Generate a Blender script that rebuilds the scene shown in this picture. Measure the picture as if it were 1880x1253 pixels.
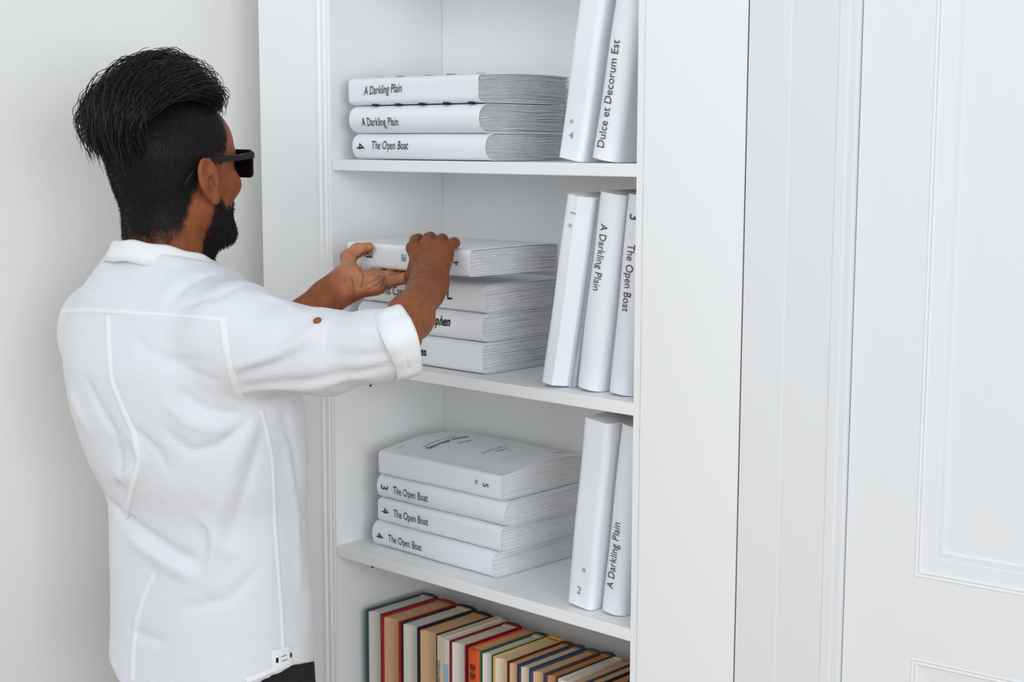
import bpy, math, random
import numpy as np
from mathutils import Matrix, Vector
from mathutils.bvhtree import BVHTree

# ------------------------------------------------------------------ scene, camera, light
for _o in list(bpy.data.objects):
    bpy.data.objects.remove(_o)
scene = bpy.context.scene
COL = scene.collection
random.seed(7)
RNG = np.random.default_rng(7)

FPX = 2728.95
CAM = np.array([1.9347, -1.6285, 1.655])
FW = np.array([-0.6762, 0.7247, -0.1325]); FW /= np.linalg.norm(FW)
RT = np.array([0.7309, 0.6825, 0.0023]); RT -= FW * (RT @ FW); RT /= np.linalg.norm(RT)
UP = np.cross(RT, FW)
cam_data = bpy.data.cameras.new('camera')
cam_data.sensor_width = 36.0
cam_data.lens = 36.0 * FPX / 1880.0
cam_data.clip_start = 0.05
cam = bpy.data.objects.new('camera', cam_data)
COL.objects.link(cam)
cam.matrix_world = Matrix(((RT[0], UP[0], -FW[0], CAM[0]), (RT[1], UP[1], -FW[1], CAM[1]),
                           (RT[2], UP[2], -FW[2], CAM[2]), (0, 0, 0, 1)))
scene.camera = cam

world = bpy.data.worlds.new('world'); scene.world = world; world.use_nodes = True
_bg = world.node_tree.nodes['Background']
_bg.inputs['Color'].default_value = (0.83, 0.91, 1.0, 1)
_bg.inputs['Strength'].default_value = 0.70

def area_light(name, loc, target, sx, sy, power, colour):
    d = bpy.data.lights.new(name, 'AREA'); d.shape = 'RECTANGLE'; d.size = sx; d.size_y = sy
    d.energy = power; d.color = colour
    o = bpy.data.objects.new(name, d); COL.objects.link(o)
    o.location = loc
    o.rotation_euler = (Vector(target) - Vector(loc)).to_track_quat('-Z', 'Y').to_euler()
    return o
# window daylight from the right; second lamp an added fill brightening the shelf interiors
area_light('window_daylight', (5.2, -2.5, 2.1), (0.2, 0.0, 1.2), 2.8, 2.4, 112.0, (0.92, 0.965, 1.0))
area_light('front_fill', (1.2, -3.7, 2.8), (0.2, 0.0, 1.1), 3.2, 2.0, 44.0, (0.92, 0.965, 1.0))

vs = scene.view_settings
vs.view_transform = 'Standard'; vs.look = 'None'; vs.gamma = 1.0; vs.use_curve_mapping = False
vs.exposure = 0.0
scene.cycles.max_bounces = 12; scene.cycles.diffuse_bounces = 8

# ------------------------------------------------------------------ helpers
def ray(px, py):
    return FW + RT * (px - 940.0) / FPX - UP * (py - 626.5) / FPX
def at(px, py, d):                      # a point at distance d in front of the lens
    return CAM + ray(px, py) * d
def atY(px, py, y):                     # a point on the plane y = const
    r = ray(px, py); return CAM + r * ((y - CAM[1]) / r[1])

def mat(name, colour, rough=0.5, spec=0.5, bump=None, var=None, sss=None, sheen=0.0, coat=0.0):
    m = bpy.data.materials.new(name); m.use_nodes = True
    nt = m.node_tree; b = nt.nodes['Principled BSDF']
    b.inputs['Base Color'].default_value = (*colour, 1)
    b.inputs['Roughness'].default_value = rough
    b.inputs['Specular IOR Level'].default_value = spec
    if sheen: b.inputs['Sheen Weight'].default_value = sheen
    if coat: b.inputs['Coat Weight'].default_value = coat
    tc = nt.nodes.new('ShaderNodeTexCoord')
    if var:                             # (scale, colour2, amount)
        n = nt.nodes.new('ShaderNodeTexNoise'); n.inputs['Scale'].default_value = var[0]
        n.inputs['Detail'].default_value = 5
        nt.links.new(tc.outputs['Object'], n.inputs['Vector'])
        mx = nt.nodes.new('ShaderNodeMix'); mx.data_type = 'RGBA'
        mr = nt.nodes.new('ShaderNodeMapRange')
        mr.inputs[1].default_value = 0.35; mr.inputs[2].default_value = 0.7
        mr.inputs[3].default_value = 0.0; mr.inputs[4].default_value = var[2]
        nt.links.new(n.outputs['Fac'], mr.inputs[0]); nt.links.new(mr.outputs[0], mx.inputs[0])
        mx.inputs[6].default_value = (*colour, 1); mx.inputs[7].default_value = (*var[1], 1)
        nt.links.new(mx.outputs[2], b.inputs['Base Color'])
    if bump:                            # (scale, distance)
        n2 = nt.nodes.new('ShaderNodeTexNoise'); n2.inputs['Scale'].default_value = bump[0]
        n2.inputs['Detail'].default_value = 4
        nt.links.new(tc.outputs['Object'], n2.inputs['Vector'])
        bp = nt.nodes.new('ShaderNodeBump'); bp.inputs['Distance'].default_value = bump[1]
        bp.inputs['Strength'].default_value = 0.6
        nt.links.new(n2.outputs['Fac'], bp.inputs['Height'])
        nt.links.new(bp.outputs['Normal'], b.inputs['Normal'])
    return m

def srgb(r, g, b):
    f = lambda c: (c / 255.0 / 12.92) if c / 255.0 <= 0.04045 else ((c / 255.0 + 0.055) / 1.055) ** 2.4
    return (f(r), f(g), f(b))

def mesh_obj(name, verts, faces, material, parent=None, smooth=False, mats=None):
    me = bpy.data.meshes.new(name)
    me.from_pydata([tuple(v) for v in verts], [], [tuple(int(i) for i in f) for f in faces])
    if smooth:
        me.polygons.foreach_set('use_smooth', [True] * len(me.polygons))
    me.update()
    if mats:
        for m_ in mats: me.materials.append(m_)
    elif material: me.materials.append(material)
    o = bpy.data.objects.new(name, me); COL.objects.link(o)
    if parent is not None: o.parent = parent
    return o
def empty(name, loc=(0, 0, 0)):
    o = bpy.data.objects.new(name, None); COL.objects.link(o); o.location = loc
    o.empty_display_size = 0.05
    return o
def tag(o, label, cat, group=None):
    o['label'] = label; o['category'] = cat
    if group: o['group'] = group
    return o
def struct(o, label=None, cat=None):
    o['kind'] = 'structure'
    if label: o['label'] = label
    if cat: o['category'] = cat
    return o

class MB:                               # collects boxes and prisms into one mesh
    def __init__(self): self.v = []; self.f = []
    def box(self, x0, x1, y0, y1, z0, z1, bev=0.0):
        if bev <= 0:
            n = len(self.v)
            self.v += [(x0, y0, z0), (x1, y0, z0), (x1, y1, z0), (x0, y1, z0), (x0, y0, z1), (x1, y0, z1), (x1, y1, z1), (x0, y1, z1)]
            self.f += [tuple(n + i for i in q) for q in ((0, 3, 2, 1), (4, 5, 6, 7), (0, 1, 5, 4), (1, 2, 6, 5), (2, 3, 7, 6), (3, 0, 4, 7))]
        else:                           # chamfer on the 4 edges that run along z and on the ends
            b = bev; n = len(self.v)
            ring = lambda s: [(x0 + b + s, y0 + s), (x1 - b - s, y0 + s), (x1 - s, y0 + b + s), (x1 - s, y1 - b - s), (x1 - b - s, y1 - s), (x0 + b + s, y1 - s), (x0 + s, y1 - b - s), (x0 + s, y0 + b + s)]
            for z, s in ((z0, b * .6), (z0 + b, 0), (z1 - b, 0), (z1, b * .6)):
                self.v += [(x, y, z) for x, y in ring(s)]
            self.f.append(tuple(n + i for i in range(7, -1, -1)))
            self.f.append(tuple(n + 24 + i for i in range(8)))
            for k in range(3):
                for i in range(8):
                    j = (i + 1) % 8
                    self.f.append((n + 8 * k + i, n + 8 * k + j, n + 8 * k + 8 + j, n + 8 * k + 8 + i))
        return self
    def prism(self, prof, x0, x1, axis='x'):   # closed 2-D profile swept along an axis
        n = len(self.v); m = len(prof)
        for x in (x0, x1):
            for a, b in prof:
                self.v.append((x, a, b) if axis == 'x' else ((a, x, b) if axis == 'y' else (a, b, x)))
        for i in range(m):
            j = (i + 1) % m
            self.f.append((n + i, n + j, n + m + j, n + m + i))
        self.f.append(tuple(n + i for i in range(m - 1, -1, -1))); self.f.append(tuple(n + m + i for i in range(m)))
        return self
    def build(self, name, material, parent=None, smooth=False):
        o = mesh_obj(name, self.v, self.f, material, parent, smooth)
        return o

def tube_mesh(paths, radii, sides=5):
    V = []; F = []
    for P, R in zip(paths, radii):
        P = np.asarray(P, float); n = len(P)
        R = np.broadcast_to(np.asarray(R, float), (n,))
        T = np.gradient(P, axis=0); T /= (np.linalg.norm(T, axis=1, keepdims=True) + 1e-9)
        a = np.array([0.3, 0.2, 0.93]) if abs(T[0] @ np.array([0.3, 0.2, 0.93])) < 0.9 else np.array([1.0, 0, 0])
        A = np.cross(T, a); A /= (np.linalg.norm(A, axis=1, keepdims=True) + 1e-9)
        B = np.cross(T, A); base = len(V)
        for i in range(n):
            for s in range(sides):
                t = 2 * math.pi * s / sides
                V.append(P[i] + R[i] * (math.cos(t) * A[i] + math.sin(t) * B[i]))
        for i in range(n - 1):
            for s in range(sides):
                s2 = (s + 1) % sides
                F.append((base + i * sides + s, base + i * sides + s2, base + (i + 1) * sides + s2, base + (i + 1) * sides + s))
        F.append(tuple(base + s for s in range(sides - 1, -1, -1)))
        F.append(tuple(base + (n - 1) * sides + s for s in range(sides)))
    return V, F

_text_cache = {}
def text_verts(body, size, shear=0.0, sx=1.0, bold=0.0):
    key = (body, size, shear, sx, bold)
    if key not in _text_cache:
        cu = bpy.data.curves.new('lettering', 'FONT'); cu.body = body; cu.size = size
        cu.shear = shear; cu.offset = bold; cu.resolution_u = 3
        ob = bpy.data.objects.new('lettering', cu); COL.objects.link(ob)
        dg = bpy.context.evaluated_depsgraph_get()
        me = bpy.data.meshes.new_from_object(ob.evaluated_get(dg))
        v = np.array([list(p.co) for p in me.vertices]); f = [tuple(p.vertices) for p in me.polygons]
        bpy.data.objects.remove(ob); bpy.data.curves.remove(cu); bpy.data.meshes.remove(me)
        v[:, 0] *= sx
        _text_cache[key] = (v, f)
    v, f = _text_cache[key]
    return v.copy(), f

# ------------------------------------------------------------------ materials
PAINT = mat('white_paint', (0.88, 0.88, 0.87), 0.42, 0.4, bump=(60, 0.0004))
PAINT2 = mat('white_satin_paint', (0.79, 0.79, 0.785), 0.5, 0.35, bump=(45, 0.0003))
WALLM = mat('white_plaster', (0.86, 0.85, 0.82), 0.85, 0.2, bump=(140, 0.0006))
RECESS_SHADE = mat('recess_shade', (0.05, 0.03, 0.025), 0.9, 0.1)  # dark colour standing in for the shade inside the crack and peg holes
PAPER = mat('white_jacket_paper', (0.83, 0.85, 0.875), 0.45, 0.4, bump=(25, 0.0004))
PAGES = mat('white_page_edges', (0.84, 0.84, 0.84), 0.85, 0.1, var=(600, (0.70, 0.68, 0.68), 0.6))
INK = mat('black_ink', (0.02, 0.02, 0.025), 0.6, 0.2)
GREYINK = mat('grey_ink', (0.22, 0.22, 0.24), 0.6, 0.2)
BROWNINK = mat('brown_ink', (0.09, 0.06, 0.06), 0.6, 0.2)

def wood_floor():
    m = mat('oak_floor', (0.34, 0.21, 0.12), 0.45, 0.4, var=(3.0, (0.24, 0.14, 0.075), 0.8))
    return m

# ------------------------------------------------------------------ room shell
Z1, Z2, Z3, Z4 = 1.6260, 1.2904, 0.9594, 0.6238      # tops of the shelves in view
TH = 0.018; NW = 0.65; ND = 0.26; XL = -0.1925; XC = 0.8287; CH = 2.62

floor = empty('floor'); struct(floor, 'brown oak plank floor of the room', 'floor')
PLANK = wood_floor()
pv = MB().box(-0.0695, 0.0695, -0.75, 0.75, -0.02, 0.0, 0.0015)
pm = None
for i in range(-22, 24):
    for j in range(-3, 2):
        off = 0.75 * (i % 2)
        if pm is None:
            o = pv.build('plank', PLANK, floor); pm = o.data
        else:
            o = bpy.data.objects.new('plank', pm); COL.objects.link(o); o.parent = floor
        o.location = (0.95 + i * 0.14, -1.2 + j * 1.502 + off, 0)
        if o.location.y + 0.75 > 1.9: o.location.y = 1.9 - 0.75
struct(MB().box(-0.44, XL + 0.02, 0.28, 0.38, 0, 2.9).box(XL + 0.02, 3.4, 0.42, 0.5, 0, 2.9).build('wall_back', WALLM), 'white plastered wall behind the bookcase', 'wall')
struct(MB().box(-0.44, -0.315, -2.6, 0.28, 0, 2.9).build('wall_left', WALLM), 'plain white plastered wall beside the man', 'wall')
struct(MB().box(-0.315, -0.299, -2.6, 0.28, 0, 0.11, 0.004).build('baseboard_left', PAINT), 'white baseboard along the plastered wall', 'baseboard')
# casing between the bookcase and the door
tr = MB()
tr.prism([(0.8309, 0.40), (0.8309, -0.0005), (0.8935, -0.0005), (0.8945, -0.0001), (0.9630, -0.0022), (0.9645, -0.0030), (0.9765, -0.0028), (0.9790, -0.0022), (0.9880, -0.0026), (0.9905, -0.0022), (0.9905, 0.40)], 0.0, 2.62, 'z')
struct(tr.build('trim_1', PAINT2), 'white stepped wooden casing between bookcase and panelled door', 'door casing')
# the panelled door, standing a little ajar
door = empty('door_1', (0.9925, 0.004, 0.0)); struct(door, 'white panelled wooden door with raised mouldings', 'door')
door.rotation_euler = (0, 0, math.radians(6))
DW, DH, DT = 0.78, 2.15, 0.04
PA0, PA1 = 0.0905, DW - 0.0905
panels = [(0.14, 1.0205), (1.124, 2.02)]
slab = MB()
slab.box(0, PA0, 0, DT, 0.006, DH); slab.box(PA1, DW, 0, DT, 0.006, DH)
zz = [0.006, panels[0][0], panels[0][1], panels[1][0], panels[1][1], DH]
for a, b in ((zz[0], zz[1]), (zz[2], zz[3]), (zz[4], zz[5])):
    slab.box(PA0, PA1, 0, DT, a, b)
slab.build('door_frame', PAINT2, door)
def frame_ring(x0, x1, z0, z1, prof):   # a mitred moulding: profile is a list of (inset, y)
    V = []; F = []
    for ins, y in prof:
        V += [(x0 + ins, y, z0 + ins), (x1 - ins, y, z0 + ins), (x1 - ins, y, z1 - ins), (x0 + ins, y, z1 - ins)]
    for k in range(len(prof) - 1):
        for i in range(4):
            j = (i + 1) % 4
            F.append((4 * k + i, 4 * k + j, 4 * k + 4 + j, 4 * k + 4 + i))
    return V, F
for z0, z1 in panels:
    V, F = frame_ring(PA0, PA1, z0, z1, [(0, 0.012), (0, 0.0), (0.002, -0.0007), (0.0035, 0.0), (0.0040, 0.0009), (0.0065, -0.0004), (0.008, 0.0002), (0.0083, 0.0012), (0.026, 0.0022), (0.0263, 0.0034), (0.034, 0.0030), (0.0345, 0.0062), (0.034, 0.02)])
    mesh_obj('panel_moulding', V, F, PAINT2, door)
    MB().box(PA0 - .0, PA1, 0.0060, 0.03, z0, z1).build('panel', PAINT2, door)
# right of the door: rest of the wall opening
struct(MB().box(1.80, 1.92, -0.001, 0.42, 0, 2.62).build('trim_2', PAINT2), 'white casing on the far side of the panelled door', 'door casing')

# ------------------------------------------------------------------ bookcase
bc = empty('bookcase', (0.3, 0.0, 0.0))
tag(bc, 'tall white painted built-in bookcase with open shelves', 'bookcase')
def bpart(mb, name, m=PAINT):
    o = mb.build(name, m, bc); o.location = (-0.3, 0, 0); return o
bpart(MB().box(-0.0185, 0.0, 0.0, ND + .012, 0.0, CH), 'side_panel')
bpart(MB().box(NW, NW + 0.0115, 0.0, ND + .012, 0.0, CH), 'side_panel')
bpart(MB().box(0.0006, NW - 0.0006, ND, ND + 0.011, 0.07, CH), 'back_panel')
bpart(MB().prism([(XL, 0.279), (XL, 0.002), (XL + .002, 0.0), (-0.0370, 0.0), (-0.0365, 0.0022), (-0.0350, -0.0015), (-0.0290, -0.002), (-0.0245, 0.0012), (-0.0235, 0.0028), (-0.0215, -0.0010), (-0.0140, -0.0015), (-0.0115, 0.0015), (-0.0105, -0.0005), (-0.0050, -0.0008), (-0.0042, 0.002), (-0.0042, 0.008), (-0.0190, 0.008), (-0.0190, 0.279)], 0, CH, 'z'), 'face_frame')
bpart(MB().prism([(XC, 0.2), (NW + .012, 0.2), (NW + .012, 0.0008), (NW + .0125, -0.0008), (NW + .0135, -0.0012), (XC, -0.0012)], 0, CH, 'z'), 'face_frame')
for zt in (0.2882, Z4, Z3, Z2, Z1, 1.9616, 2.297):
    bpart(MB().box(0.0012, NW - 0.0006, 0.0, ND - 0.0004, zt - TH, zt, 0.0008), 'shelf')
bpart(MB().box(0.0006, NW - .0006, 0.004, 0.02, 0.0, 0.07), 'plinth')
bpart(MB().box(XL - 0.02, XC, -0.03, 0.279, CH, CH + 0.06, 0.004), 'cornice')
g = MB().box(XC + .0001, XC + .0021, 0.0006, 0.19, 0, CH); bpart(g, 'gap_shade_strip', RECESS_SHADE)  # solid strip filling the crack, its shade put into the colour
for (hy, hz) in ((0.0815, 1.2323), (0.0815, 0.905), (0.19, 1.2323)):
    V, F = tube_mesh([[(0.0, hy, hz), (0.0012, hy, hz)]], [0.0022], 10)
    o = mesh_obj('peg_hole', V, F, RECESS_SHADE, bc); o.location = (-0.3, 0, 0)

# ------------------------------------------------------------------ white books
def white_book(label, cat, group, M, L, T, Dp, bulge=0.012, flat=False, chamfer=None, hump=0.0, ragged=1.0, seed=0,
               texts=(), top_texts=(), marks=None, taper=0.0):
    """local axes: X along the spine, Z thickness, Y depth (spine at y=0, bulging to -y)"""
    r = np.random.default_rng(seed)
    root = empty('book'); tag(root, label, cat, group)
    root.matrix_world = M
    # jacket profile in (y, z), outer line
    ns = 15; prof = []
    for i in range(9): prof.append((Dp - (Dp - 0.004) * i / 8, 0.0))
    def spine_y(z):
        u = min(1, max(-1, 2 * z / T - 1))
        if flat: return -bulge * (1 - abs(u) ** 10)
        return -bulge * math.sqrt(max(0, 1 - abs(u) ** 2.3))
    for i in range(ns + 1):
        u = -math.cos(math.pi * i / ns); z = T * (u + 1) / 2
        if chamfer and z > T - chamfer[0]:
            y = -bulge + chamfer[1] * (z - (T - chamfer[0])) / chamfer[0]
        else:
            y = spine_y(z)
        prof.append((y, z))
    for i in range(9): prof.append((0.004 + (Dp - 0.004) * i / 8, T))
    prof = np.array(prof); n = len(prof)
    tg = np.gradient(prof, axis=0); tg /= np.linalg.norm(tg, axis=1, keepdims=True) + 1e-9
    nr = np.stack([-tg[:, 1], tg[:, 0]], 1)              # outward
    inner = prof - nr * 0.0009
    nx = 13; V = []; F = []
    ph = r.uniform(0, 6.28, 6)
    def warp(x, y, z):
        k = z / T
        dz = hump * k * math.sin(math.pi * min(1, max(0, (y - .01) / (Dp * 1.05)))) * (0.75 + 0.35 * math.sin(2.6 * x / L + 0.4))
        dz += 0.0006 * k * math.sin(14 * x + ph[0]) * (y > 0)
        dy = 0.0008 * math.sin(9 * x / L + ph[1]) * (y < 0.004)
        return (x, y + dy, z + dz)
    for i in range(nx):
        x = L * i / (nx - 1)
        for (y, z) in prof: V.append(warp(x, y, z))
    for i in range(nx):
        x = L * i / (nx - 1)
        for (y, z) in inner: V.append(warp(x, y, z))
    o2 = nx * n
    for i in range(nx - 1):
        for j in range(n - 1):
            a = i * n + j
            F.append((a, a + 1, a + n + 1, a + n))
            F.append((o2 + a, o2 + a + n, o2 + a + n + 1, o2 + a + 1))
    for i in range(nx - 1):
        F.append((i * n, o2 + i * n, o2 + (i + 1) * n, (i + 1) * n))
        e = n - 1; F.append((i * n + e, (i + 1) * n + e, o2 + (i + 1) * n + e, o2 + i * n + e))
    for j in range(n - 1):
        F.append((j, j + 1, o2 + j + 1, o2 + j))
        b = (nx - 1) * n; F.append((b + j, o2 + b + j, o2 + b + j + 1, b + j + 1))
    mesh_obj('jacket', V, F, PAPER, root, smooth=True)
    try: root.children[-1].data.set_sharp_from_angle(angle=math.radians(40))
    except Exception: pass
    # page block: layered, uneven sheet edges on the two ends and the fore edge
    nl = max(12, int(T / 0.0017)); ny = 22
    V = []; F = []
    def zl(i, y, side):
        k = i / nl
        w = ragged * 0.0007 * math.sin(5 * y / Dp + ph[2] + 3 * k) * math.sin(math.pi * k)
        w += ragged * 0.0003 * math.sin(19 * y / Dp + ph[3] + 9 * k) * math.sin(math.pi * k)
        return 0.0011 + (T - 0.0022) * k + w + hump * k * math.sin(math.pi * min(1, max(0, (y - .01) / (Dp * 1.05)))) * (0.75 + 0.35 * math.sin(2.6 * (L if side else 0) / L + 0.4))
    for side in (0, 1):
        base = len(V); rows = 0
        for i in range(nl):
            off = 0.0006 + ragged * abs(r.normal(0, 0.0011)); p1, p2 = r.uniform(0, 6.28, 2); am = ragged * r.uniform(0.0002, 0.0011)
            for sub, dd in ((0.0, 0.0008 + ragged ** 2 * .0011), (0.28, 0.0), (0.80, 0.0003)):
                for j in range(ny):
                    t = j / (ny - 1)
                    za, zb = zl(i, t * Dp, side), zl(i + 1, t * Dp, side)
                    z = za + (zb - za) * sub
                    y0 = spine_y(min(T * .97, max(T * .03, T * (i + sub) / nl))) + 0.0020
                    if chamfer and (i + sub) / nl * T > T - chamfer[0]: y0 = max(y0, -bulge + chamfer[1] * ((i + sub) / nl * T - (T - chamfer[0])) / chamfer[0] + .003)
                    y = y0 + (Dp - 0.0015 - y0) * t
                    dx = off + dd + am * math.sin(5 * t + p1) + am * .6 * math.sin(13 * t + p2)
                    if t < 0.08: dx += 0.0010 * (1 - t / .08)
                    V.append(((L - dx) if side else dx, y, z))
                rows += 1
        for a in range(rows - 1):
            for j in range(ny - 1):
                q = base + a * ny + j
                F.append((q, q + 1, q + ny + 1, q + ny) if side else (q, q + ny, q + ny + 1, q + 1))
        if side == 0: rows0 = rows
    # fore edge closes the block
    for a in range(rows0 - 1):
        q0 = a * ny + ny - 1; q1 = rows0 * ny + a * ny + ny - 1
        F.append((q0, q0 + ny, q1 + ny, q1))
    mesh_obj('page_block', V, F, PAGES, root)
    # lettering on the spine: (text, x, z, size, rot_deg, shear, sx, bold, ink)
    for (body, x, z, size, rot, shear, sx, bold, ink) in texts:
        v, f = text_verts(body, size, shear, sx, bold)
        c, s = math.cos(math.radians(rot)), math.sin(math.radians(rot))
        P = []
        for (a, b, _) in v:
            X = x + a * c - b * s; Zz = z + a * s + b * c
            w = warp(X, (spine_y(Zz) if not chamfer else -bulge), Zz); P.append((w[0], w[1] - 0.0014, w[2]))
        mesh_obj('spine_lettering', P, f, ink, root)
    for (body, x, y, size, rot, shear, sx, bold, ink) in top_texts:
        v, f = text_verts(body, size, shear, sx, bold)
        c, s = math.cos(math.radians(rot)), math.sin(math.radians(rot)); P = []
        for (a, b, _) in v:
            X = x + a * c - b * s; Y = y + a * s + b * c
            w = warp(X, Y, T); P.append((w[0], w[1], w[2] + 0.0007))
        mesh_obj('cover_lettering', P, f, ink, root)
    if marks:
        for (x, y, w, zside) in marks:
            MB().box(x, x + w, y - .001, y + 0.0065, (T + .0001 if zside else -.0012), (T + 0.0013 if zside else .0011)).build('binding_mark', INK, root)
    return root

def M_lying(x, y, z, yaw=0.0, roll=0.0):
    return Matrix.Translation((x, y, z)) @ Matrix.Rotation(math.radians(yaw), 4, 'Z') @ Matrix.Rotation(math.radians(roll), 4, 'Y')
def M_stand(x, y, z, T, L, lean, down, yaw=0.0):
    """x: left lower corner of the spine; leans with its top to the right"""
    A = Matrix.Translation((x, y, z + T * math.sin(math.radians(lean)))) @ Matrix.Rotation(math.radians(yaw), 4, 'Z') @ Matrix.Rotation(math.radians(lean), 4, 'Y')
    if down:   # lettering runs from top to bottom: X -> -Z, Z -> +X
        B = Matrix(((0, 0, 1, 0), (0, 1, 0, 0), (-1, 0, 0, L), (0, 0, 0, 1)))
    else:      # lettering runs from bottom to top: X -> +Z, Z -> -X
        B = Matrix(((0, 0, -1, T), (0, 1, 0, 0), (1, 0, 0, 0), (0, 0, 0, 1)))
    return A @ B

GS1 = 'white books stacked on the top shelf in view'
GS2 = 'white books stacked on the middle shelf'
GS3 = 'white books stacked on the lower shelf'
BOAT = 'The Open Boat'; DARK = 'A Darkling Plain'
# upper stack
white_book('white round-spined book lettered 4 The Open Boat at the bottom of the Darkling Plain stack', 'book', GS1, M_lying(0.047, 0.026, Z1 + .0012, 0.4), 0.303, 0.0415, 0.195, 0.020, seed=1, ragged=1.9,
           texts=[('4', 0.012, 0.0262, 0.026, -90, 0, .85, 0.0, INK), (BOAT, 0.046, 0.0165, 0.0195, 0, 0.12, .72, 0.0, INK)])
white_book('white round-spined book with upright A Darkling Plain lettering, between two stacked books', 'book', GS1, M_lying(0.040, 0.026, Z1 + .0432, -0.5), 0.304, 0.0445, 0.195, 0.021, seed=2, ragged=2.1,
           texts=[(DARK, 0.032, 0.012, 0.0195, 0, 0, .72, 0.0, INK)])
white_book('white book with slanted A Darkling Plain lettering on top of its stack', 'book', GS1, M_lying(0.034, 0.022, Z1 + .0893, -0.8), 0.305, 0.0440, 0.197, 0.012, flat=True, seed=3, ragged=2.2, hump=.004,
           texts=[(DARK, 0.040, 0.0160, 0.0200, 2, 0.25, .72, 0.0, INK)],
           marks=[(0.045 + i * .058, 0.004 if i % 2 else .012, 0.014, 1) for i in range(5)] + [(0.053 + i * .056, -0.006, 0.012, 0) for i in range(5)])
# middle stack
white_book('white book ending in es lettering at the bottom of the middle stack', 'book', GS2, M_lying(0.026, 0.040, Z2 + .0012, 0.6), 0.296, 0.0495, 0.197, 0.012, flat=True, seed=4, ragged=1.2,
           texts=[('Stories', 0.125, 0.018, 0.0200, 0, 0, .82, 0.0005, INK)])
white_book('white round-spined book with bold Stephen lettering in the middle stack', 'book', GS2, M_lying(0.034, 0.044, Z2 + .0521, 0.2), 0.290, 0.0452, 0.197, 0.019, seed=5, ragged=1.2,
           texts=[('3', 0.016, 0.0275, 0.027, -90, 0, .85, 0.0, INK), (BOAT, 0.056, 0.017, 0.0195, 0, 0.08, .72, 0.0, INK), ('Stephen', 0.167, 0.0215, 0.0215, 0, 0.22, .80, 0.0006, INK)])
white_book('white flat-spined book with Carca and bold L lettering, under the book the man holds', 'book', GS2, M_lying(0.038, 0.040, Z2 + .0988, 0.0), 0.291, 0.0440, 0.197, 0.010, flat=True, seed=6, ragged=1.2,
           texts=[('nis Carca', 0.057, 0.0150, 0.0205, 0, 0, .80, 0.0, INK), ('y L.', 0.1945, 0.0175, 0.0215, 0, 0, .82, 0.0006, INK)])
white_book('thick white book with upside-down lettering held in both hands of the man', 'book', None, M_lying(0.0845, -0.034, 1.4540, 0.0, 0.1), 0.279, 0.0400, 0.200, 0.006, flat=True, seed=7, ragged=1.4, hump=.002,
           texts=[('ITEY', 0.062, 0.0285, 0.0165, 180, 0.0, .62, 0.0004, INK), ('P8', 0.142, 0.0270, 0.0160, 180, 0.0, .7, 0.0, GREYINK), ('4', 0.258, 0.0160, 0.0175, 90, 0, .8, 0.0, INK), ('*', 0.238, 0.0165, 0.0165, 90, 0, .8, 0.0, INK)])
# lower stack
white_book('white round-spined book lettered 4 The Open Boat lying directly on the lower shelf', 'book', GS3, M_lying(0.046, 0.060, Z3 + .0012, -1.2), 0.292, 0.0440, 0.197, 0.018, seed=8, ragged=.55,
           texts=[('4', 0.012, 0.0265, 0.0250, -90, 0, .85, 0.0, INK), (BOAT, 0.042, 0.0150, 0.0190, 0, 0, .72, 0.0, INK)])
white_book('white square-spined book lettered 4 The Open Boat, second from the bottom of its stack', 'book', GS3, M_lying(0.057, 0.055, Z3 + .0464, -0.4), 0.295, 0.0410, 0.197, 0.010, flat=True, seed=9, ragged=.55,
           texts=[('4', 0.012, 0.0265, 0.0250, -90, 0, .85, 0.0, INK), (BOAT, 0.042, 0.0150, 0.0190, 0, 0, .72, 0.0, INK)])
white_book('white round-spined book lettered 3 The Open Boat beneath the Cyrillic-titled book', 'book', GS3, M_lying(0.059, 0.057, Z3 + .0886, 0.3), 0.301, 0.0405, 0.197, 0.016, seed=10, ragged=.55,
           texts=[('3', 0.012, 0.0265, 0.0250, -90, 0, .85, 0.0, INK), (BOAT, 0.042, 0.0140, 0.0190, 0, 0, .72, 0.0, INK)])
white_book('white book with small Cyrillic title page cover on top of the lower stack', 'book', GS3, M_lying(0.062, 0.050, Z3 + .1302, 0.2), 0.288, 0.0410, 0.200, 0.006, flat=True, seed=11, ragged=.55, hump=.013,
           texts=[('*', 0.232, 0.0150, 0.0180, 0, 0, .9, 0.0, INK), ('5', 0.250, 0.0255, 0.0175, -90, 0, .9, 0.0, INK)],
           top_texts=[('Артемий Корреал', 0.060, 0.045, 0.0100, 90, 0, .95, 0, GREYINK), ('Без-горит камень', 0.078, 0.040, 0.0150, 90, 0, .78, .0003, INK), ('Роман', 0.106, 0.085, 0.0100, 90, 0, .95, 0, GREYINK),
                      ('В пяти книгах', 0.182, 0.065, 0.0105, 90, 0, .85, 0, GREYINK), ('Книга', 0.196, 0.085, 0.0105, 90, 0, .85, 0, GREYINK), ('5', 0.208, 0.102, 0.0105, 90, 0, .85, 0, GREYINK),
                      ('—————————————', 0.232, 0.050, 0.0065, 90, 0, 1.0, 0, GREYINK), ('———————————', 0.240, 0.055, 0.0065, 90, 0, 1.0, 0, GREYINK), ('1269-7', 0.264, 0.150, 0.0120, 90, 0.1, .9, 0, GREYINK),
                      ('Том 1', 0.022, 0.020, 0.0070, 90, 0, 1, 0, GREYINK)])
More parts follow.
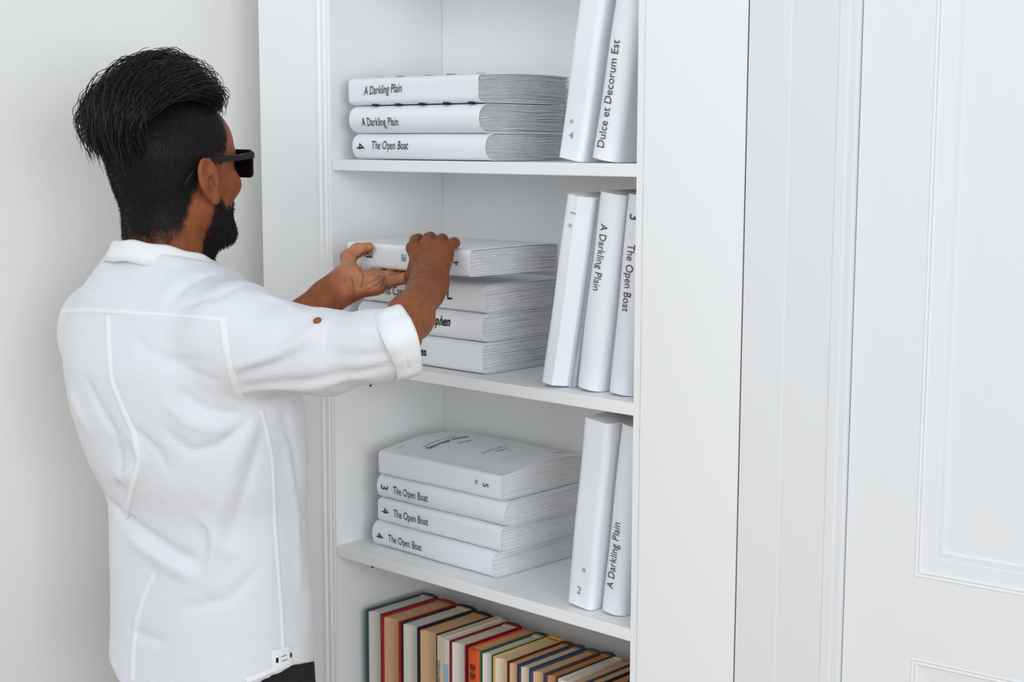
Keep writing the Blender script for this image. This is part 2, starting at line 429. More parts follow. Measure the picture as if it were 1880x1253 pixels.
# leaning books on the right
GR = 'white books leaning against the right side of the bookcase'
white_book('flat-spined leaning book with a small sideways 4, left of the Dulce et Decorum Est book', 'book', GR, M_stand(0.484, 0.030, Z1 + .0009, .046, .292, 9.6, False, 0), 0.292, 0.0460, 0.190, 0.008, flat=True, seed=12, chamfer=None, ragged=.8,
           texts=[('*', 0.052, 0.0185, 0.0170, 0, 0, .9, 0, GREYINK), ('4', 0.030, 0.0270, 0.0150, -90, 0, .9, 0, GREYINK)])
white_book('white round-spined leaning book lettered Dulce et Decorum Est', 'book', GR, M_stand(0.546, 0.036, Z1 + .0009, .047, .290, 10.4, False, 0), 0.290, 0.0470, 0.190, 0.018, seed=13, ragged=.8,
           texts=[('Dulce et Decorum Est', 0.016, 0.0190, 0.0195, 0, 0, .86, 0, BROWNINK)])
white_book('white leaning book with a star and 1 near the top of its spine', 'book', GR, M_stand(0.4555, 0.030, Z2 + .0009, .046, .287, 9.6, True, 0), 0.287, 0.0460, 0.190, 0.012, flat=True, chamfer=(0.020, 0.030), seed=14, ragged=.8,
           texts=[('1', 0.022, 0.0165, 0.0150, 0, 0, .9, 0, GREYINK), ('*', 0.041, 0.0110, 0.0170, 0, 0, .9, 0, GREYINK)])
white_book('white round-spined leaning book with A Darkling Plain running down its spine, on the middle shelf', 'book', GR, M_stand(0.5145, 0.042, Z2 + .0009, .045, .292, 8.2, True, 0), 0.292, 0.0450, 0.190, 0.016, seed=15, ragged=.8,
           texts=[(DARK, 0.045, 0.0165, 0.0185, 0, 0, .82, 0, BROWNINK)])
white_book('white round-spined leaning book lettered 3 The Open Boat, tucked against the bookcase side', 'book', GR, M_stand(0.5735, 0.046, Z2 + .0009, .043, .290, 6.1, True, 0), 0.290, 0.0430, 0.190, 0.016, seed=16, ragged=.8,
           texts=[('3', 0.026, 0.0150, 0.0260, 0, 0, .85, 0, BROWNINK), (BOAT, 0.070, 0.0170, 0.0185, 0, 0, .84, 0, BROWNINK)])
white_book('broad flat-spined leaning book marked with a star above a 2, on the lower shelf', 'book', GR, M_stand(0.5065, 0.030, Z3 + .0009, .050, .290, 6.2, False, 0), 0.290, 0.0500, 0.190, 0.008, flat=True, chamfer=None, seed=17, ragged=.55,
           texts=[('*', 0.050, 0.0230, 0.0190, -90, 0, .9, 0, GREYINK), ('2', 0.020, 0.0290, 0.0170, -90, 0, .9, 0, GREYINK)])
white_book('white round-spined leaning book with A Darkling Plain running up its spine, on the lower shelf', 'book', GR, M_stand(0.5640, 0.046, Z3 + .0009, .044, .288, 6.6, False, 0), 0.288, 0.0440, 0.190, 0.016, seed=18, ragged=.55,
           texts=[(DARK, 0.038, 0.0190, 0.0190, 0, 0, .84, 0, BROWNINK)])

# ------------------------------------------------------------------ old coloured books, fore edges outward
def page_mat(name, c):
    m = mat(name, c, 0.9, 0.1)
    nt = m.node_tree; b = nt.nodes['Principled BSDF']
    tc = nt.nodes.new('ShaderNodeTexCoord'); w = nt.nodes.new('ShaderNodeTexNoise')
    mp = nt.nodes.new('ShaderNodeMapping'); mp.inputs['Scale'].default_value = (900, 6, 6)
    w.inputs['Scale'].default_value = 1.0; w.inputs['Detail'].default_value = 3
    nt.links.new(tc.outputs['Object'], mp.inputs[0]); nt.links.new(mp.outputs[0], w.inputs['Vector'])
    mx = nt.nodes.new('ShaderNodeMix'); mx.data_type = 'RGBA'
    mx.inputs[6].default_value = (*[k * .74 for k in c], 1); mx.inputs[7].default_value = (*[min(1, k * 1.15) for k in c], 1)
    nt.links.new(w.outputs['Fac'], mx.inputs[0]); nt.links.new(mx.outputs[2], b.inputs['Base Color'])
    bp = nt.nodes.new('ShaderNodeBump'); bp.inputs['Distance'].default_value = 0.0006
    nt.links.new(w.outputs['Fac'], bp.inputs['Height']); nt.links.new(bp.outputs['Normal'], b.inputs['Normal'])
    return m
PG = {'white': page_mat('pages_white', srgb(226, 220, 210)), 'cream': page_mat('pages_cream', srgb(226, 206, 180)),
      'tan': page_mat('pages_tan', srgb(219, 178, 138)), 'ochre': page_mat('pages_ochre', srgb(196, 142, 96))}
_cov = {}
def cover_mat(c):
    if c not in _cov: _cov[c] = mat('book_cloth', srgb(*c), 0.6, 0.3, bump=(900, 0.0003), var=(40, tuple(k * .7 for k in srgb(*c)), .5))
    return _cov[c]

def old_book(label, x0, x1, h, dep, y, cover, pages, bt=0.0024, soft=False, lean=0.0, spine_out=None, inner=None, right_proud=0.0):
    T = x1 - x0
    root = empty('old_book'); tag(root, label, 'book', 'old coloured books in the bottom row')
    root.matrix_world = Matrix.Translation((x0, y, Z4 + .0008)) @ Matrix.Rotation(math.radians(lean), 4, 'Y')
    if soft: bt = 0.0008
    ins = 0.0 if soft else 0.0032
    cm = cover_mat(cover); pm_ = PG[pages]
    cv = MB()
    if spine_out is None:
        cv.box(0, bt, -right_proud * .2, dep, 0, h); cv.box(T - bt, T, -right_proud, dep, 0, h)
        cv.prism([(bt * .9, dep - .004), (T - bt * .9, dep - .004), (T - bt * .9, dep - .001), (T * .8, dep + .003), (T * .5, dep + .005), (T * .2, dep + .003), (bt * .9, dep - .001)], 0, h, 'z')
        cv.build('cover', cm, root)
        a, b = bt + .0001, T - bt - .0001; n = 9; prof = []
        cx = 0.0 if soft else min(.006, (b - a) * .28)
        for i in range(n):
            u = i / (n - 1); prof.append((a + (b - a) * u, ins + cx * (1 - (2 * u - 1) ** 2)))
        prof += [(b, dep - .0045), (a, dep - .0045)]
        MB().prism(prof, ins * .6 + .0006, h - ins - .0003, 'z').build('page_block', pm_, root)
        if not soft:
            MB().box(bt, T - bt, dep - .012, dep - .0045, h - ins - .0004, h - ins + .0012).build('headband', PG['ochre'] if pages != 'white' else PG['cream'], root)
    else:
        cv.box(0, bt, 0.002, dep, 0, h); cv.box(T - bt, T, .002, dep, 0, h)
        cv.prism([(0.0004, .0026), (T * .2, -.0012), (T * .5, -.0024), (T * .8, -.0012), (T - .0004, .0026), (T - .001, .0052), (.001, .0052)], 0, h, 'z')
        cv.build('cover', cm, root)
        MB().box(bt, T - bt, .0055, dep - .003, .003, h - .003).build('page_block', pm_, root)
        ink = mat('ornament_ink', srgb(92, 40, 24), .6, .3)
        paths = []
        for zc, rr in ((h - .030, .0052), (h - .0445, .0052)):
            for q in range(3):
                ang = np.linspace(0, 2 * math.pi, 16); r3 = rr * (1 - .32 * q)
                paths.append([(T / 2 + r3 * math.cos(t) * (1 + .25 * math.sin(3 * t)), -.0026 + .0016 * (abs(math.cos(t)) * r3 / (T / 2)) ** 2, zc + 1.15 * r3 * math.sin(t)) for t in ang])
        V, F = tube_mesh(paths, [.0005] * len(paths), 5)
        mesh_obj('spine_ornament', V, F, ink, root)
    return root

FY = 0.045
def fx(px): return float(atY(px, 1122 + 0.294 * (px - 672), FY)[0])
rows = [
 ('dark green hardback with pale pages standing at the left end of the row', 672.4, 700.0, .2155, (44, 82, 84), 'white', {}),
 ('bright red hardback with tan pages beside the dark green book', 700.4, 736.0, .2140, (178, 22, 28), 'tan', {'bt': .0030, 'right_proud': .003}),
 ('black hardback with pale pages beside the bright red book', 736.3, 767.5, .2130, (38, 40, 44), 'white', {}),
 ('thick black-covered book with wide beige page edges', 768.0, 802.0, .2120, (28, 28, 32), 'tan', {'bt': .0012}),
 ('thin white paperback with a worn photo strip on its edge, by the beige-edged book', 802.6, 815.0, .2100, (226, 214, 194), 'cream', {'soft': True}),
 ('slim paperback with a pale blue lower edge in the old book row', 815.4, 824.6, .2080, (222, 216, 205), 'white', {'soft': True}),
 ('dark crimson hardback with a wide crimson board, left of the orange book', 825.2, 855.6, .2085, (128, 18, 24), 'white', {'bt': .0028}),
 ('orange book with a dark round ornament on its spine, turned spine outward', 857.8, 881.0, .2060, (220, 92, 46), 'tan', {'spine_out': True}),
 ('green hardback with white pages right of the orange book', 881.5, 904.6, .2065, (38, 92, 62), 'white', {}),
 ('yellow hardback with cream pages beside the green book', 905.4, 930.6, .2060, (226, 186, 100), 'cream', {'bt': .0018}),
 ('maroon hardback with tan pages beside the yellow book', 931.2, 951.6, .2050, (92, 40, 38), 'tan', {}),
 ('navy blue hardback with cream pages beside the maroon book', 952.2, 973.6, .2050, (52, 74, 104), 'cream', {}),
 ('navy and grey hardback with tan pages', 974.2, 999.6, .2040, (62, 84, 110), 'tan', {'bt': .0026}),
 ('dark brown hardback with deep ochre pages', 1000.4, 1023.0, .2050, (84, 66, 58), 'ochre', {'bt': .0028}),
 ('off-white hardback with white pages among brown books', 1024.6, 1040.6, .2040, (224, 216, 204), 'white', {'bt': .0016}),
 ('small tan-paged paperback right of the off-white book', 1041.2, 1057.6, .1990, (206, 182, 150), 'tan', {'soft': True}),
 ('slate blue hardback with tan pages right of the paperback', 1058.4, 1079.6, .2030, (74, 82, 96), 'tan', {}),
 ('black hardback with ochre pages, second from the right end of the row', 1080.6, 1106.0, .2045, (34, 32, 34), 'ochre', {}),
 ('black hardback with ochre pages at the right end of the row', 1107.0, 1132.0, .2025, (30, 28, 30), 'ochre', {}),
]
for (lab, p0, p1, h, cov, pg, kw) in rows:
    o = old_book(lab, fx(p0) + .0002, fx(p1) - .0002, h, kw.pop('dep', 0.140 + random.uniform(-.004, .006)), FY, cov, pg, **kw)
    if 'photo strip' in lab:
        MB().box(0.002, .0065, -.0012, -.0002, .03, .168).build('photo_strip', mat('worn_photo', srgb(120, 105, 90), .5, .3, var=(120, srgb(190, 180, 165), 1.0)), o)
    if 'pale blue' in lab:
        MB().box(0.001, .0105, -.0012, -.0002, .02, .165).build('blue_edge', mat('pale_blue_card', srgb(160, 190, 205), .5, .3), o)

#PERSON
# ------------------------------------------------------------------ the man: signed-distance shapes polygonised with surface nets
f32 = np.float32
def V3(*a): return np.array(a, dtype=np.float64)
def nrm(v): return v / np.linalg.norm(v)
def smin(a, b, k):
    h = np.clip(0.5 + 0.5 * (b - a) / k, 0, 1)
    return b + (a - b) * h - k * h * (1 - h)
def smax(a, b, k): return -smin(-a, -b, k)
def cone(p, a, b, ra, rb):
    ba = (b - a).astype(f32); pa = p - a.astype(f32)
    h = np.clip((pa @ ba) / (ba @ ba), 0, 1)
    return np.linalg.norm(pa - h[:, None] * ba, axis=1) - (ra + (rb - ra) * h)
def ellip(p, c, r, R=None):
    q = p - np.asarray(c, f32)
    if R is not None: q = q @ R.T.astype(f32)            # rows of R are the local axes
    r = np.asarray(r, f32)
    k0 = np.linalg.norm(q / r, axis=1); k1 = np.linalg.norm(q / (r * r), axis=1) + 1e-9
    return k0 * (k0 - 1) / k1

def surface_nets(fn, lo, hi, h, B=8, slack=1.25):
    lo = np.asarray(lo, float); hi = np.asarray(hi, float)
    nb = np.ceil((hi - lo) / (B * h)).astype(int)
    gi = np.stack(np.meshgrid(*[np.arange(n) for n in nb], indexing='ij'), -1).reshape(-1, 3)
    cen = (lo + (gi + 0.5) * B * h).astype(f32)
    dc = np.concatenate([fn(cen[i:i + 200000]) for i in range(0, len(cen), 200000)])
    gi = gi[np.abs(dc) < B * h * 0.87 * slack + 0.004]
    ar = np.arange(B + 2)
    loc = np.stack(np.meshgrid(ar, ar, ar, indexing='ij'), -1).reshape(-1, 3)
    N = nb * B + 4
    cid = []; cpos = []; qa = []
    step = max(1, 400000 // len(loc))
    S = B + 2
    corner = [(i, j, k) for i in (0, 1) for j in (0, 1) for k in (0, 1)]
    edges = [(a, b) for a in range(8) for b in range(a + 1, 8) if sum(abs(corner[a][q] - corner[b][q]) for q in range(3)) == 1]
    for s in range(0, len(gi), step):
        g = gi[s:s + step]
        ijk = g[:, None, :] * B + loc[None]
        d = fn((lo + ijk.reshape(-1, 3) * h).astype(f32)).reshape(len(g), S, S, S)
        sg = d < 0
        C = np.stack([d[:, i:B + i, j:B + j, k:B + k] for i, j, k in corner], -1)
        cs = C < 0; act = cs.any(-1) & ~cs.all(-1)
        w = np.argwhere(act)
        if len(w):
            c = C[act]; sgn = c < 0
            acc = np.zeros((len(c), 3)); cnt = np.zeros(len(c))
            for a, b in edges:
                m = sgn[:, a] != sgn[:, b]
                t = np.where(m, c[:, a] / (c[:, a] - c[:, b] + 1e-20), 0)
                pa = np.array(corner[a]); pb = np.array(corner[b])
                acc += np.where(m[:, None], pa + t[:, None] * (pb - pa), 0); cnt += m
            gl = g[w[:, 0]] * B + w[:, 1:]
            cpos.append(lo + (gl + acc / cnt[:, None]) * h)
            cid.append((gl[:, 0] * N[1] + gl[:, 1]) * N[2] + gl[:, 2])
        for ax in range(3):
            e = [0, 0, 0]; e[ax] = 1
            s0 = sg[:, :B, :B, :B]; s1 = sg[:, e[0]:B + e[0], e[1]:B + e[1], e[2]:B + e[2]]
            w = np.argwhere(s0 != s1)
            if len(w):
                gl = g[w[:, 0]] * B + w[:, 1:]
                qa.append((ax, gl, s0[w[:, 0], w[:, 1], w[:, 2], w[:, 3]]))
    cid = np.concatenate(cid); cpos = np.concatenate(cpos)
    o = np.argsort(cid); cid = cid[o]; cpos = cpos[o]
    F = []
    for ax, gl, ins in qa:
        u, v = (ax + 1) % 3, (ax + 2) % 3
        idx = []; ok = np.ones(len(gl), bool)
        for du, dv in ((-1, -1), (0, -1), (0, 0), (-1, 0)):
            c = gl.copy(); c[:, u] += du; c[:, v] += dv
            k = (c[:, 0] * N[1] + c[:, 1]) * N[2] + c[:, 2]
            j = np.clip(np.searchsorted(cid, k), 0, len(cid) - 1); ok &= cid[j] == k; idx.append(j)
        q = np.stack(idx, 1)
        q[~ins] = q[~ins][:, ::-1]
        F.append(q[ok])
    return cpos, np.concatenate(F)

def np_mesh(name, V, F, material, parent=None):
    me = bpy.data.meshes.new(name)
    me.vertices.add(len(V)); me.vertices.foreach_set('co', np.asarray(V, f32).ravel())
    n = F.shape[1]
    me.loops.add(len(F) * n); me.loops.foreach_set('vertex_index', F.astype(np.int32).ravel())
    me.polygons.add(len(F)); me.polygons.foreach_set('loop_start', np.arange(0, len(F) * n, n, dtype=np.int32))
    me.update(calc_edges=True); me.validate()
    me.polygons.foreach_set('use_smooth', [True] * len(me.polygons))
    if material: me.materials.append(material)
    o = bpy.data.objects.new(name, me); COL.objects.link(o)
    if parent is not None: o.parent = parent
    return o
def relax(V, F, it=1, lam=0.5):
    n = len(V)
    for _ in range(it):
        acc = np.zeros((n, 3)); cnt = np.zeros(n)
        for k in range(F.shape[1]):
            a = F[:, k]; b = F[:, (k + 1) % F.shape[1]]
            for q in range(3):
                acc[:, q] += np.bincount(a, V[b, q], n) + np.bincount(b, V[a, q], n)
            cnt += np.bincount(a, minlength=n) + np.bincount(b, minlength=n)
        V = V + lam * (acc / np.maximum(cnt, 1)[:, None] - V)
    return V
def vnoise(p, s, seed=0):                 # cheap smooth noise from sines
    r = np.random.default_rng(seed); o = 0
    for k in range(5):
        w = r.normal(0, 1, 3).astype(f32); w = w / np.linalg.norm(w) * s * (0.7 + .5 * k)
        o = o + np.sin(p @ w + r.uniform(0, 6.28)) / (1 + .5 * k)
    return o / 2.6

# --- frames. The man faces the shelves (+y); right = his right
YAW = math.radians(55)
RH = nrm(V3(RT[0], RT[1], 0)); FH = nrm(V3(FW[0], FW[1], 0)); ZU = V3(0, 0, 1)
BF = math.cos(YAW) * RH + math.sin(YAW) * FH             # forward
BR = math.sin(YAW) * RH - math.cos(YAW) * FH             # right
PIT = math.radians(5)
HF = nrm(math.cos(PIT) * BF + math.sin(PIT) * ZU); HU = nrm(np.cross(BR, HF)); HR = BR
HO = at(318, 333, 2.22)                                   # between the ears
HB = np.stack([HR, HF, HU])
def hl(r, f_, u): return HO + r * HR + f_ * HF + u * HU   # head-local point

# --- joints
SH_R = at(452, 606, 2.085); EL_R = at(736, 620, 1.972); WR_R = atY(787, 524, -0.122)
SH_L = at(184, 606, 2.34); EL_L = at(462, 642, 2.25); WR_L = atY(631, 525, -0.118)
NECK = hl(0, -.034, -.165)
CHEST = at(322, 640, 2.22); WAIST = at(384, 930, 2.255); HIP = at(390, 1130, 2.275)

# right hand: (pixel x, pixel y, plane y) of each joint
RHJ = {'i': [(759, 456, -.082), (764, 446, -.045), (768, 445, -.020), (770, 446, -.004)],
       'm': [(783, 451, -.084), (787, 443, -.044), (790, 442, -.016), (792, 443, .002)],
       'r': [(805, 454, -.080), (809, 446, -.042), (812, 445, -.016), (814, 446, .000)],
       'p': [(820, 464, -.074), (828, 453, -.050), (834, 451, -.036), (838, 452, -.028)],
       't': [(768, 503, -.098), (757, 509, -.066), (760, 513, -.034), (764, 512, -.012)]}
LHJ = {'i': [(686, 505, -.052), (709, 504, -.020), (725, 503, -.004), (737, 502, .008)],
       'm': [(693, 511, -.064), (717, 506, -.032), (734, 504, -.014), (747, 503, .000)],
       'r': [(696, 518, -.076), (719, 512, -.046), (735, 508, -.028), (747, 506, -.016)],
       'p': [(694, 527, -.086), (713, 520, -.064), (727, 515, -.052), (738, 511, -.044)],
       't': [(640, 503, -.100), (640, 472, -.076), (657, 459, -.060), (677, 454, -.051)]}
RHJ = {k: [atY(*q) for q in v] for k, v in RHJ.items()}
LHJ = {k: [atY(*q) for q in v] for k, v in LHJ.items()}
for k in 'imrp':                                            # finger pads rest on top of the held book
    for q in (1, 2, 3): RHJ[k][q] = RHJ[k][q] + V3(0, 0, .0038 if q > 1 else .0024)
FR = {'i': (.0100, .0092, .0084, .0072), 'm': (.0102, .0095, .0086, .0074), 'r': (.0098, .0090, .0082, .0070), 'p': (.0088, .0080, .0073, .0063), 't': (.0140, .0118, .0105, .0082)}
def hand(p, J, wrist, elbow, nback):
    ax = nrm(wrist - elbow)
    d = None
    for k in 'imrp':
        m = cone(p, wrist + (J[k][0] - wrist) * 0.12, J[k][0], .0140, FR[k][0] + .0010)
        d = m if d is None else smin(d, m, .016)
    d = smin(d, cone(p, wrist, J['t'][0], .018, .0150), .016)
    d = smin(d, cone(p, J['t'][0], J['i'][0] * .6 + wrist * .4, .0125, .010), .012)
    d = smin(d, cone(p, wrist * .75 + J['p'][0] * .25, J['p'][0] * .8 + wrist * .2, .0150, .0115), .014)
    for k in 'imrpt':
        c = None
        for q in range(3):
            s = cone(p, J[k][q], J[k][q + 1], FR[k][q], FR[k][q + 1])
            c = s if c is None else smin(c, s, .004)
        for q in (1, 2):                                     # knuckles
            s = np.linalg.norm(p - (J[k][q] + nback * .0012).astype(f32), axis=1) - FR[k][q] * 1.05
            c = smin(c, s, .004)
        d = smin(d, c, .0035 if k != 't' else .009)
        if k != 't':
            s = np.linalg.norm(p - (J[k][0] + nback * .0035).astype(f32), axis=1) - .0088
            d = smin(d, s, .006)
    return d
def forearm(p, sh, el, wr, lean):
    mid = el * .68 + wr * .32 + lean
    d = smin(cone(p, el, mid, .0265, .0295), cone(p, mid, wr, .0295, .0245), .02)
    d = smin(d, cone(p, sh, el, .034, .0265), .008)
    w2 = wr + nrm(wr - el) * .012
    return smin(d, cone(p, wr - nrm(wr - el) * .03, w2, .026, .0245), .015)
NB_R = nrm(-FW + .3 * ZU); NB_L = nrm(-ZU * .62 + FW * .75)
def sd_arm_r(p):
    return smin(forearm(p, SH_R, EL_R, WR_R, V3(0, 0, .004)), hand(p, RHJ, WR_R, EL_R, NB_R), .014)
PALMC = [[(661, 494), (668, 508), (664, 528)], [(672, 522), (688, 514), (700, 505)], [(676, 532), (694, 522), (706, 512)], [(646, 508), (650, 528), (651, 542)], [(700, 529), (705, 518), (707, 508)]]
PALMC = [[atY(q[0], q[1], -.088 + (q[0] - 650) * .0003 - (q[1] - 515) * .0006) for q in c] for c in PALMC]
def sd_arm_l(p):
    d = smin(forearm(p, SH_L, EL_L, WR_L, V3(0, 0, -.004)), hand(p, LHJ, WR_L, EL_L, NB_L), .014)
    return d
def toh(p): return ((p - HO.astype(f32)) @ HB.T.astype(f32)).astype(f32)
def sd_head(p):
    q = toh(p); s = q.copy(); s[:, 0] = np.abs(s[:, 0])      # mirrored
    d = ellip(q, (0, -.006, .046), (.0765, .098, .082))
    d = smin(d, ellip(q, (0, .036, .050), (.064, .060, .056)), .03)
    d = smin(d, ellip(q, (0, .038, -.022), (.060, .056, .072)), .03)       # mid face
    d = smin(d, cone(s, V3(.052, .006, -.040), V3(.030, .064, -.084), .019, .019), .022)   # jaw line
    d = smin(d, ellip(q, (0, .079, -.084), (.025, .020, .018)), .02)       # chin
    d = smin(d, ellip(s, (.040, .072, -.012), (.021, .019, .018)), .02)    # cheek bone
    d = smin(d, cone(s, V3(.004, .094, .030), V3(.042, .074, .034), .010, .010), .012)     # brow
    d = smax(d, -ellip(s, (.031, .101, .014), (.017, .014, .012)), .012)   # eye socket
    d = smin(d, ellip(s, (.031, .078, .013), (.0125, .0125, .0115)), .003) # eyeball
    d = smin(d, cone(q, V3(0, .092, .018), V3(0, .117, -.020), .008, .0105), .012)          # nose
    d = smin(d, ellip(s, (.0115, .106, -.023), (.008, .010, .0075)), .008)
    d = smin(d, ellip(q, (0, .094, -.052), (.022, .012, .0065)), .006)     # lips
    d = smin(d, ellip(q, (0, .091, -.062), (.019, .012, .0070)), .005)
    # neck
    d = smin(d, cone(p, hl(0, -.030, -.015), NECK, .054, .058), .035)
    d = smin(d, cone(q, V3(0, .040, -.085), V3(0, .012, -.165), .022, .030), .03)
    # ears
    a = math.radians(-4); ex = np.array([[math.cos(a), math.sin(a), 0], [-math.sin(a), math.cos(a), 0], [0, 0, 1]])
    b = math.radians(-10); ey = np.array([[1, 0, 0], [0, math.cos(b), -math.sin(b)], [0, math.sin(b), math.cos(b)]])
    E_ = (ey @ ex)
    ec = np.array((.0850, -.010, .000), f32)
    le = ((s - ec) @ E_.T.astype(f32)) / 1.12
    ear = ellip(le, (0, 0, .006), (.0070, .0140, .0262))
    ear = smin(ear, ellip(le, (0, .005, -.020), (.0055, .0080, .0115)), .007)   # lobe
    ear = smax(ear, -ellip(le, (.0085, .0025, -.001), (.0105, .0078, .0115)), .002)  # concha
    ear = smax(ear, -ellip(le, (.0075, -.0005, .0185), (.0060, .0080, .0075)), .002)
    ang = np.linspace(-.55, 3.9, 12)
    for i in range(11):
        A = V3(.0030, .0000 + .0128 * math.cos(ang[i]), .0070 + .0245 * math.sin(ang[i])); B_ = V3(.0030, .0000 + .0128 * math.cos(ang[i + 1]), .0070 + .0245 * math.sin(ang[i + 1]))
        ear = smin(ear, cone(le, A, B_, .0028, .0028), .0020)
    ear = smin(ear, cone(le, V3(.0035, -.0065, -.004), V3(.0035, -.0045, .012), .0020, .0018), .002)   # antihelix
    ear = smin(ear, ellip(le, (.0035, .0105, -.003), (.0035, .0032, .0052)), .003)     # tragus
    return smin(d, ear * 1.12, .006)
def leg(sx):
    return (HIP + BR * sx * (.066 if sx > 0 else .05) - ZU * .03 + BF * .02, V3(HIP[0], HIP[1], .50) + BR * sx * .095 + BF * (.05 if sx > 0 else .01),
            V3(HIP[0], HIP[1], .07) + BR * sx * .10 + BF * (.02 if sx > 0 else -.02))
def sd_trunk(p):
    d = cone(p, NECK, CHEST + ZU * .06, .053, .055)
    d = smin(d, cone(p, CHEST + ZU * .06, WAIST, .060, .065), .03)
    d = smin(d, cone(p, WAIST, HIP, .066, .070), .03)
    d = smin(d, cone(p, SH_R - ZU * .015, SH_L - ZU * .015, .028, .028), .02)
    for sx in (1, -1):
        hp, kn, an = leg(sx)
        d = smin(d, cone(p, hp, kn, .060, .045), .02); d = smin(d, cone(p, kn, an, .045, .034), .02)
    return d
PARTS = [(sd_head, 'h'), (sd_arm_r, 'r'), (sd_arm_l, 'l'), (sd_trunk, 't')]
def bbox(*pts, pad=.1):
    a = np.array(pts); return a.min(0) - pad, a.max(0) + pad
BB = {'h': bbox(HO, NECK, pad=.17), 'r': bbox(SH_R, EL_R, WR_R, *[q for v in RHJ.values() for q in v], pad=.09),
      'l': bbox(SH_L, EL_L, WR_L, *[q for v in LHJ.values() for q in v], pad=.09),
      't': bbox(SH_R, SH_L, NECK, HIP, V3(HIP[0], HIP[1], .04), pad=.19)}
def sd_body(p):
    out = np.full(len(p), 0.3, f32)
    for fn, k in PARTS:
        lo, hi = BB[k]
        m = ((p > lo.astype(f32)) & (p < hi.astype(f32))).all(1)
        if m.any():
            v = fn(p[m])
            out[m] = smin(out[m], v, .02 if k != 'h' else .004)
    return out
allp = np.array([b for k in BB for b in BB[k]])
bv, bf_ = surface_nets(sd_body, allp.min(0) - .02, allp.max(0) + .02, .0021)
bv = relax(bv, bf_, 1, .4)

# skin: colour by what the skin is there (paler palm, darker lips, stubble), finer mottling from noise
def skin_material():
    m = mat('brown_skin', (.20, .085, .045), .56, .22)
    nt = m.node_tree; b = nt.nodes['Principled BSDF']
    at_ = nt.nodes.new('ShaderNodeVertexColor'); at_.layer_name = 'skin_tone'
    tc = nt.nodes.new('ShaderNodeTexCoord'); n = nt.nodes.new('ShaderNodeTexNoise'); n.inputs['Scale'].default_value = 70; n.inputs['Detail'].default_value = 6
    nt.links.new(tc.outputs['Object'], n.inputs['Vector'])
    mr = nt.nodes.new('ShaderNodeMapRange'); mr.inputs[1].default_value = .3; mr.inputs[2].default_value = .7; mr.inputs[3].default_value = .78; mr.inputs[4].default_value = 1.15
    nt.links.new(n.outputs['Fac'], mr.inputs[0])
    mx = nt.nodes.new('ShaderNodeMix'); mx.data_type = 'RGBA'; mx.blend_type = 'MULTIPLY'; mx.inputs[0].default_value = 1
    nt.links.new(at_.outputs['Color'], mx.inputs[6]); nt.links.new(mr.outputs[0], mx.inputs[7])
    nt.links.new(mx.outputs[2], b.inputs['Base Color'])
    n2 = nt.nodes.new('ShaderNodeTexNoise'); n2.inputs['Scale'].default_value = 420; n2.inputs['Detail'].default_value = 4
    nt.links.new(tc.outputs['Object'], n2.inputs['Vector'])
    bp = nt.nodes.new('ShaderNodeBump'); bp.inputs['Distance'].default_value = .0006; bp.inputs['Strength'].default_value = .6
    nt.links.new(n2.outputs['Fac'], bp.inputs['Height']); nt.links.new(bp.outputs['Normal'], b.inputs['Normal'])
    b.inputs['Subsurface Weight'].default_value = .08; b.inputs['Subsurface Radius'].default_value = (.012, .004, .002); b.inputs['Subsurface Scale'].default_value = .5
    return m
SKIN = skin_material()
person = np_mesh('person', bv, bf_, SKIN)
tag(person, 'man in a white shirt and black sunglasses reaching for a book on the shelf', 'person')
def step(x, a, b): return np.clip((x - a) / (b - a), 0, 1)
nv = np.zeros(len(bv) * 3, f32); person.data.vertices.foreach_get('normal', nv); nv = nv.reshape(-1, 3)
hq = toh(bv.astype(f32))
tone = np.tile(np.array([.270, .080, .029]), (len(bv), 1))
def blend(mask, c):
    global tone
    tone = tone * (1 - mask[:, None]) + np.array(c) * mask[:, None]
head = (hq[:, 2] > -.2) & (np.abs(hq[:, 0]) < .12) & (np.abs(hq[:, 1]) < .16) & (hq[:, 2] < .16)
# palm of the supporting hand and the finger pads
lhand = np.min([np.linalg.norm(bv - q, axis=1) for q in [WR_L, WR_L * .5 + LHJ['m'][0] * .5] + [q for v in LHJ.values() for q in v]], axis=0) < .045
pn = -NB_L
blend(lhand * step(nv @ pn, .05, .6) * step((bv - WR_L) @ nrm(LHJ['m'][0] - WR_L), -.03, .01), (.50, .205, .100))
dR = np.min([np.linalg.norm(bv - q, axis=1) for q in [WR_R, WR_R * .5 + RHJ['m'][0] * .5] + [q for v in RHJ.values() for q in v]], axis=0); dL = np.min([np.linalg.norm(bv - q, axis=1) for q in [WR_L, WR_L * .5 + LHJ['m'][0] * .5] + [q for v in LHJ.values() for q in v]], axis=0)
rhand = (dR < .06) & (dR < dL)
blend(rhand * .55, (.180, .055, .021))
blend(rhand * step(nv @ (-NB_R), .3, .8), (.46, .19, .095))
def pxy(P):
    d = P - CAM; z = d @ FW; return np.stack([940 + FPX * (d @ RT) / z, 626.5 - FPX * (d @ UP) / z], 1)
LC = np.where(lhand)[0]; q2 = pxy(bv[LC]); cr = np.zeros(len(bv))
for c in PALMC:
    c2 = pxy(np.array(c))
    for i in range(len(c2) - 1):
        a, b = c2[i], c2[i + 1]; h_ = np.clip(((q2 - a) @ (b - a)) / ((b - a) @ (b - a)), 0, 1)
        cr[LC] = np.maximum(cr[LC], np.exp(-(np.linalg.norm(q2 - a - h_[:, None] * (b - a), axis=1) / 1.3) ** 2))
blend(cr * step(nv @ pn, .0, .5) * .62, (.12, .040, .020))
bv = bv - nv * (cr * step(nv @ pn, .0, .5) * .0014)[:, None]
person.data.vertices.foreach_set('co', bv.astype(f32).ravel()); person.data.update()
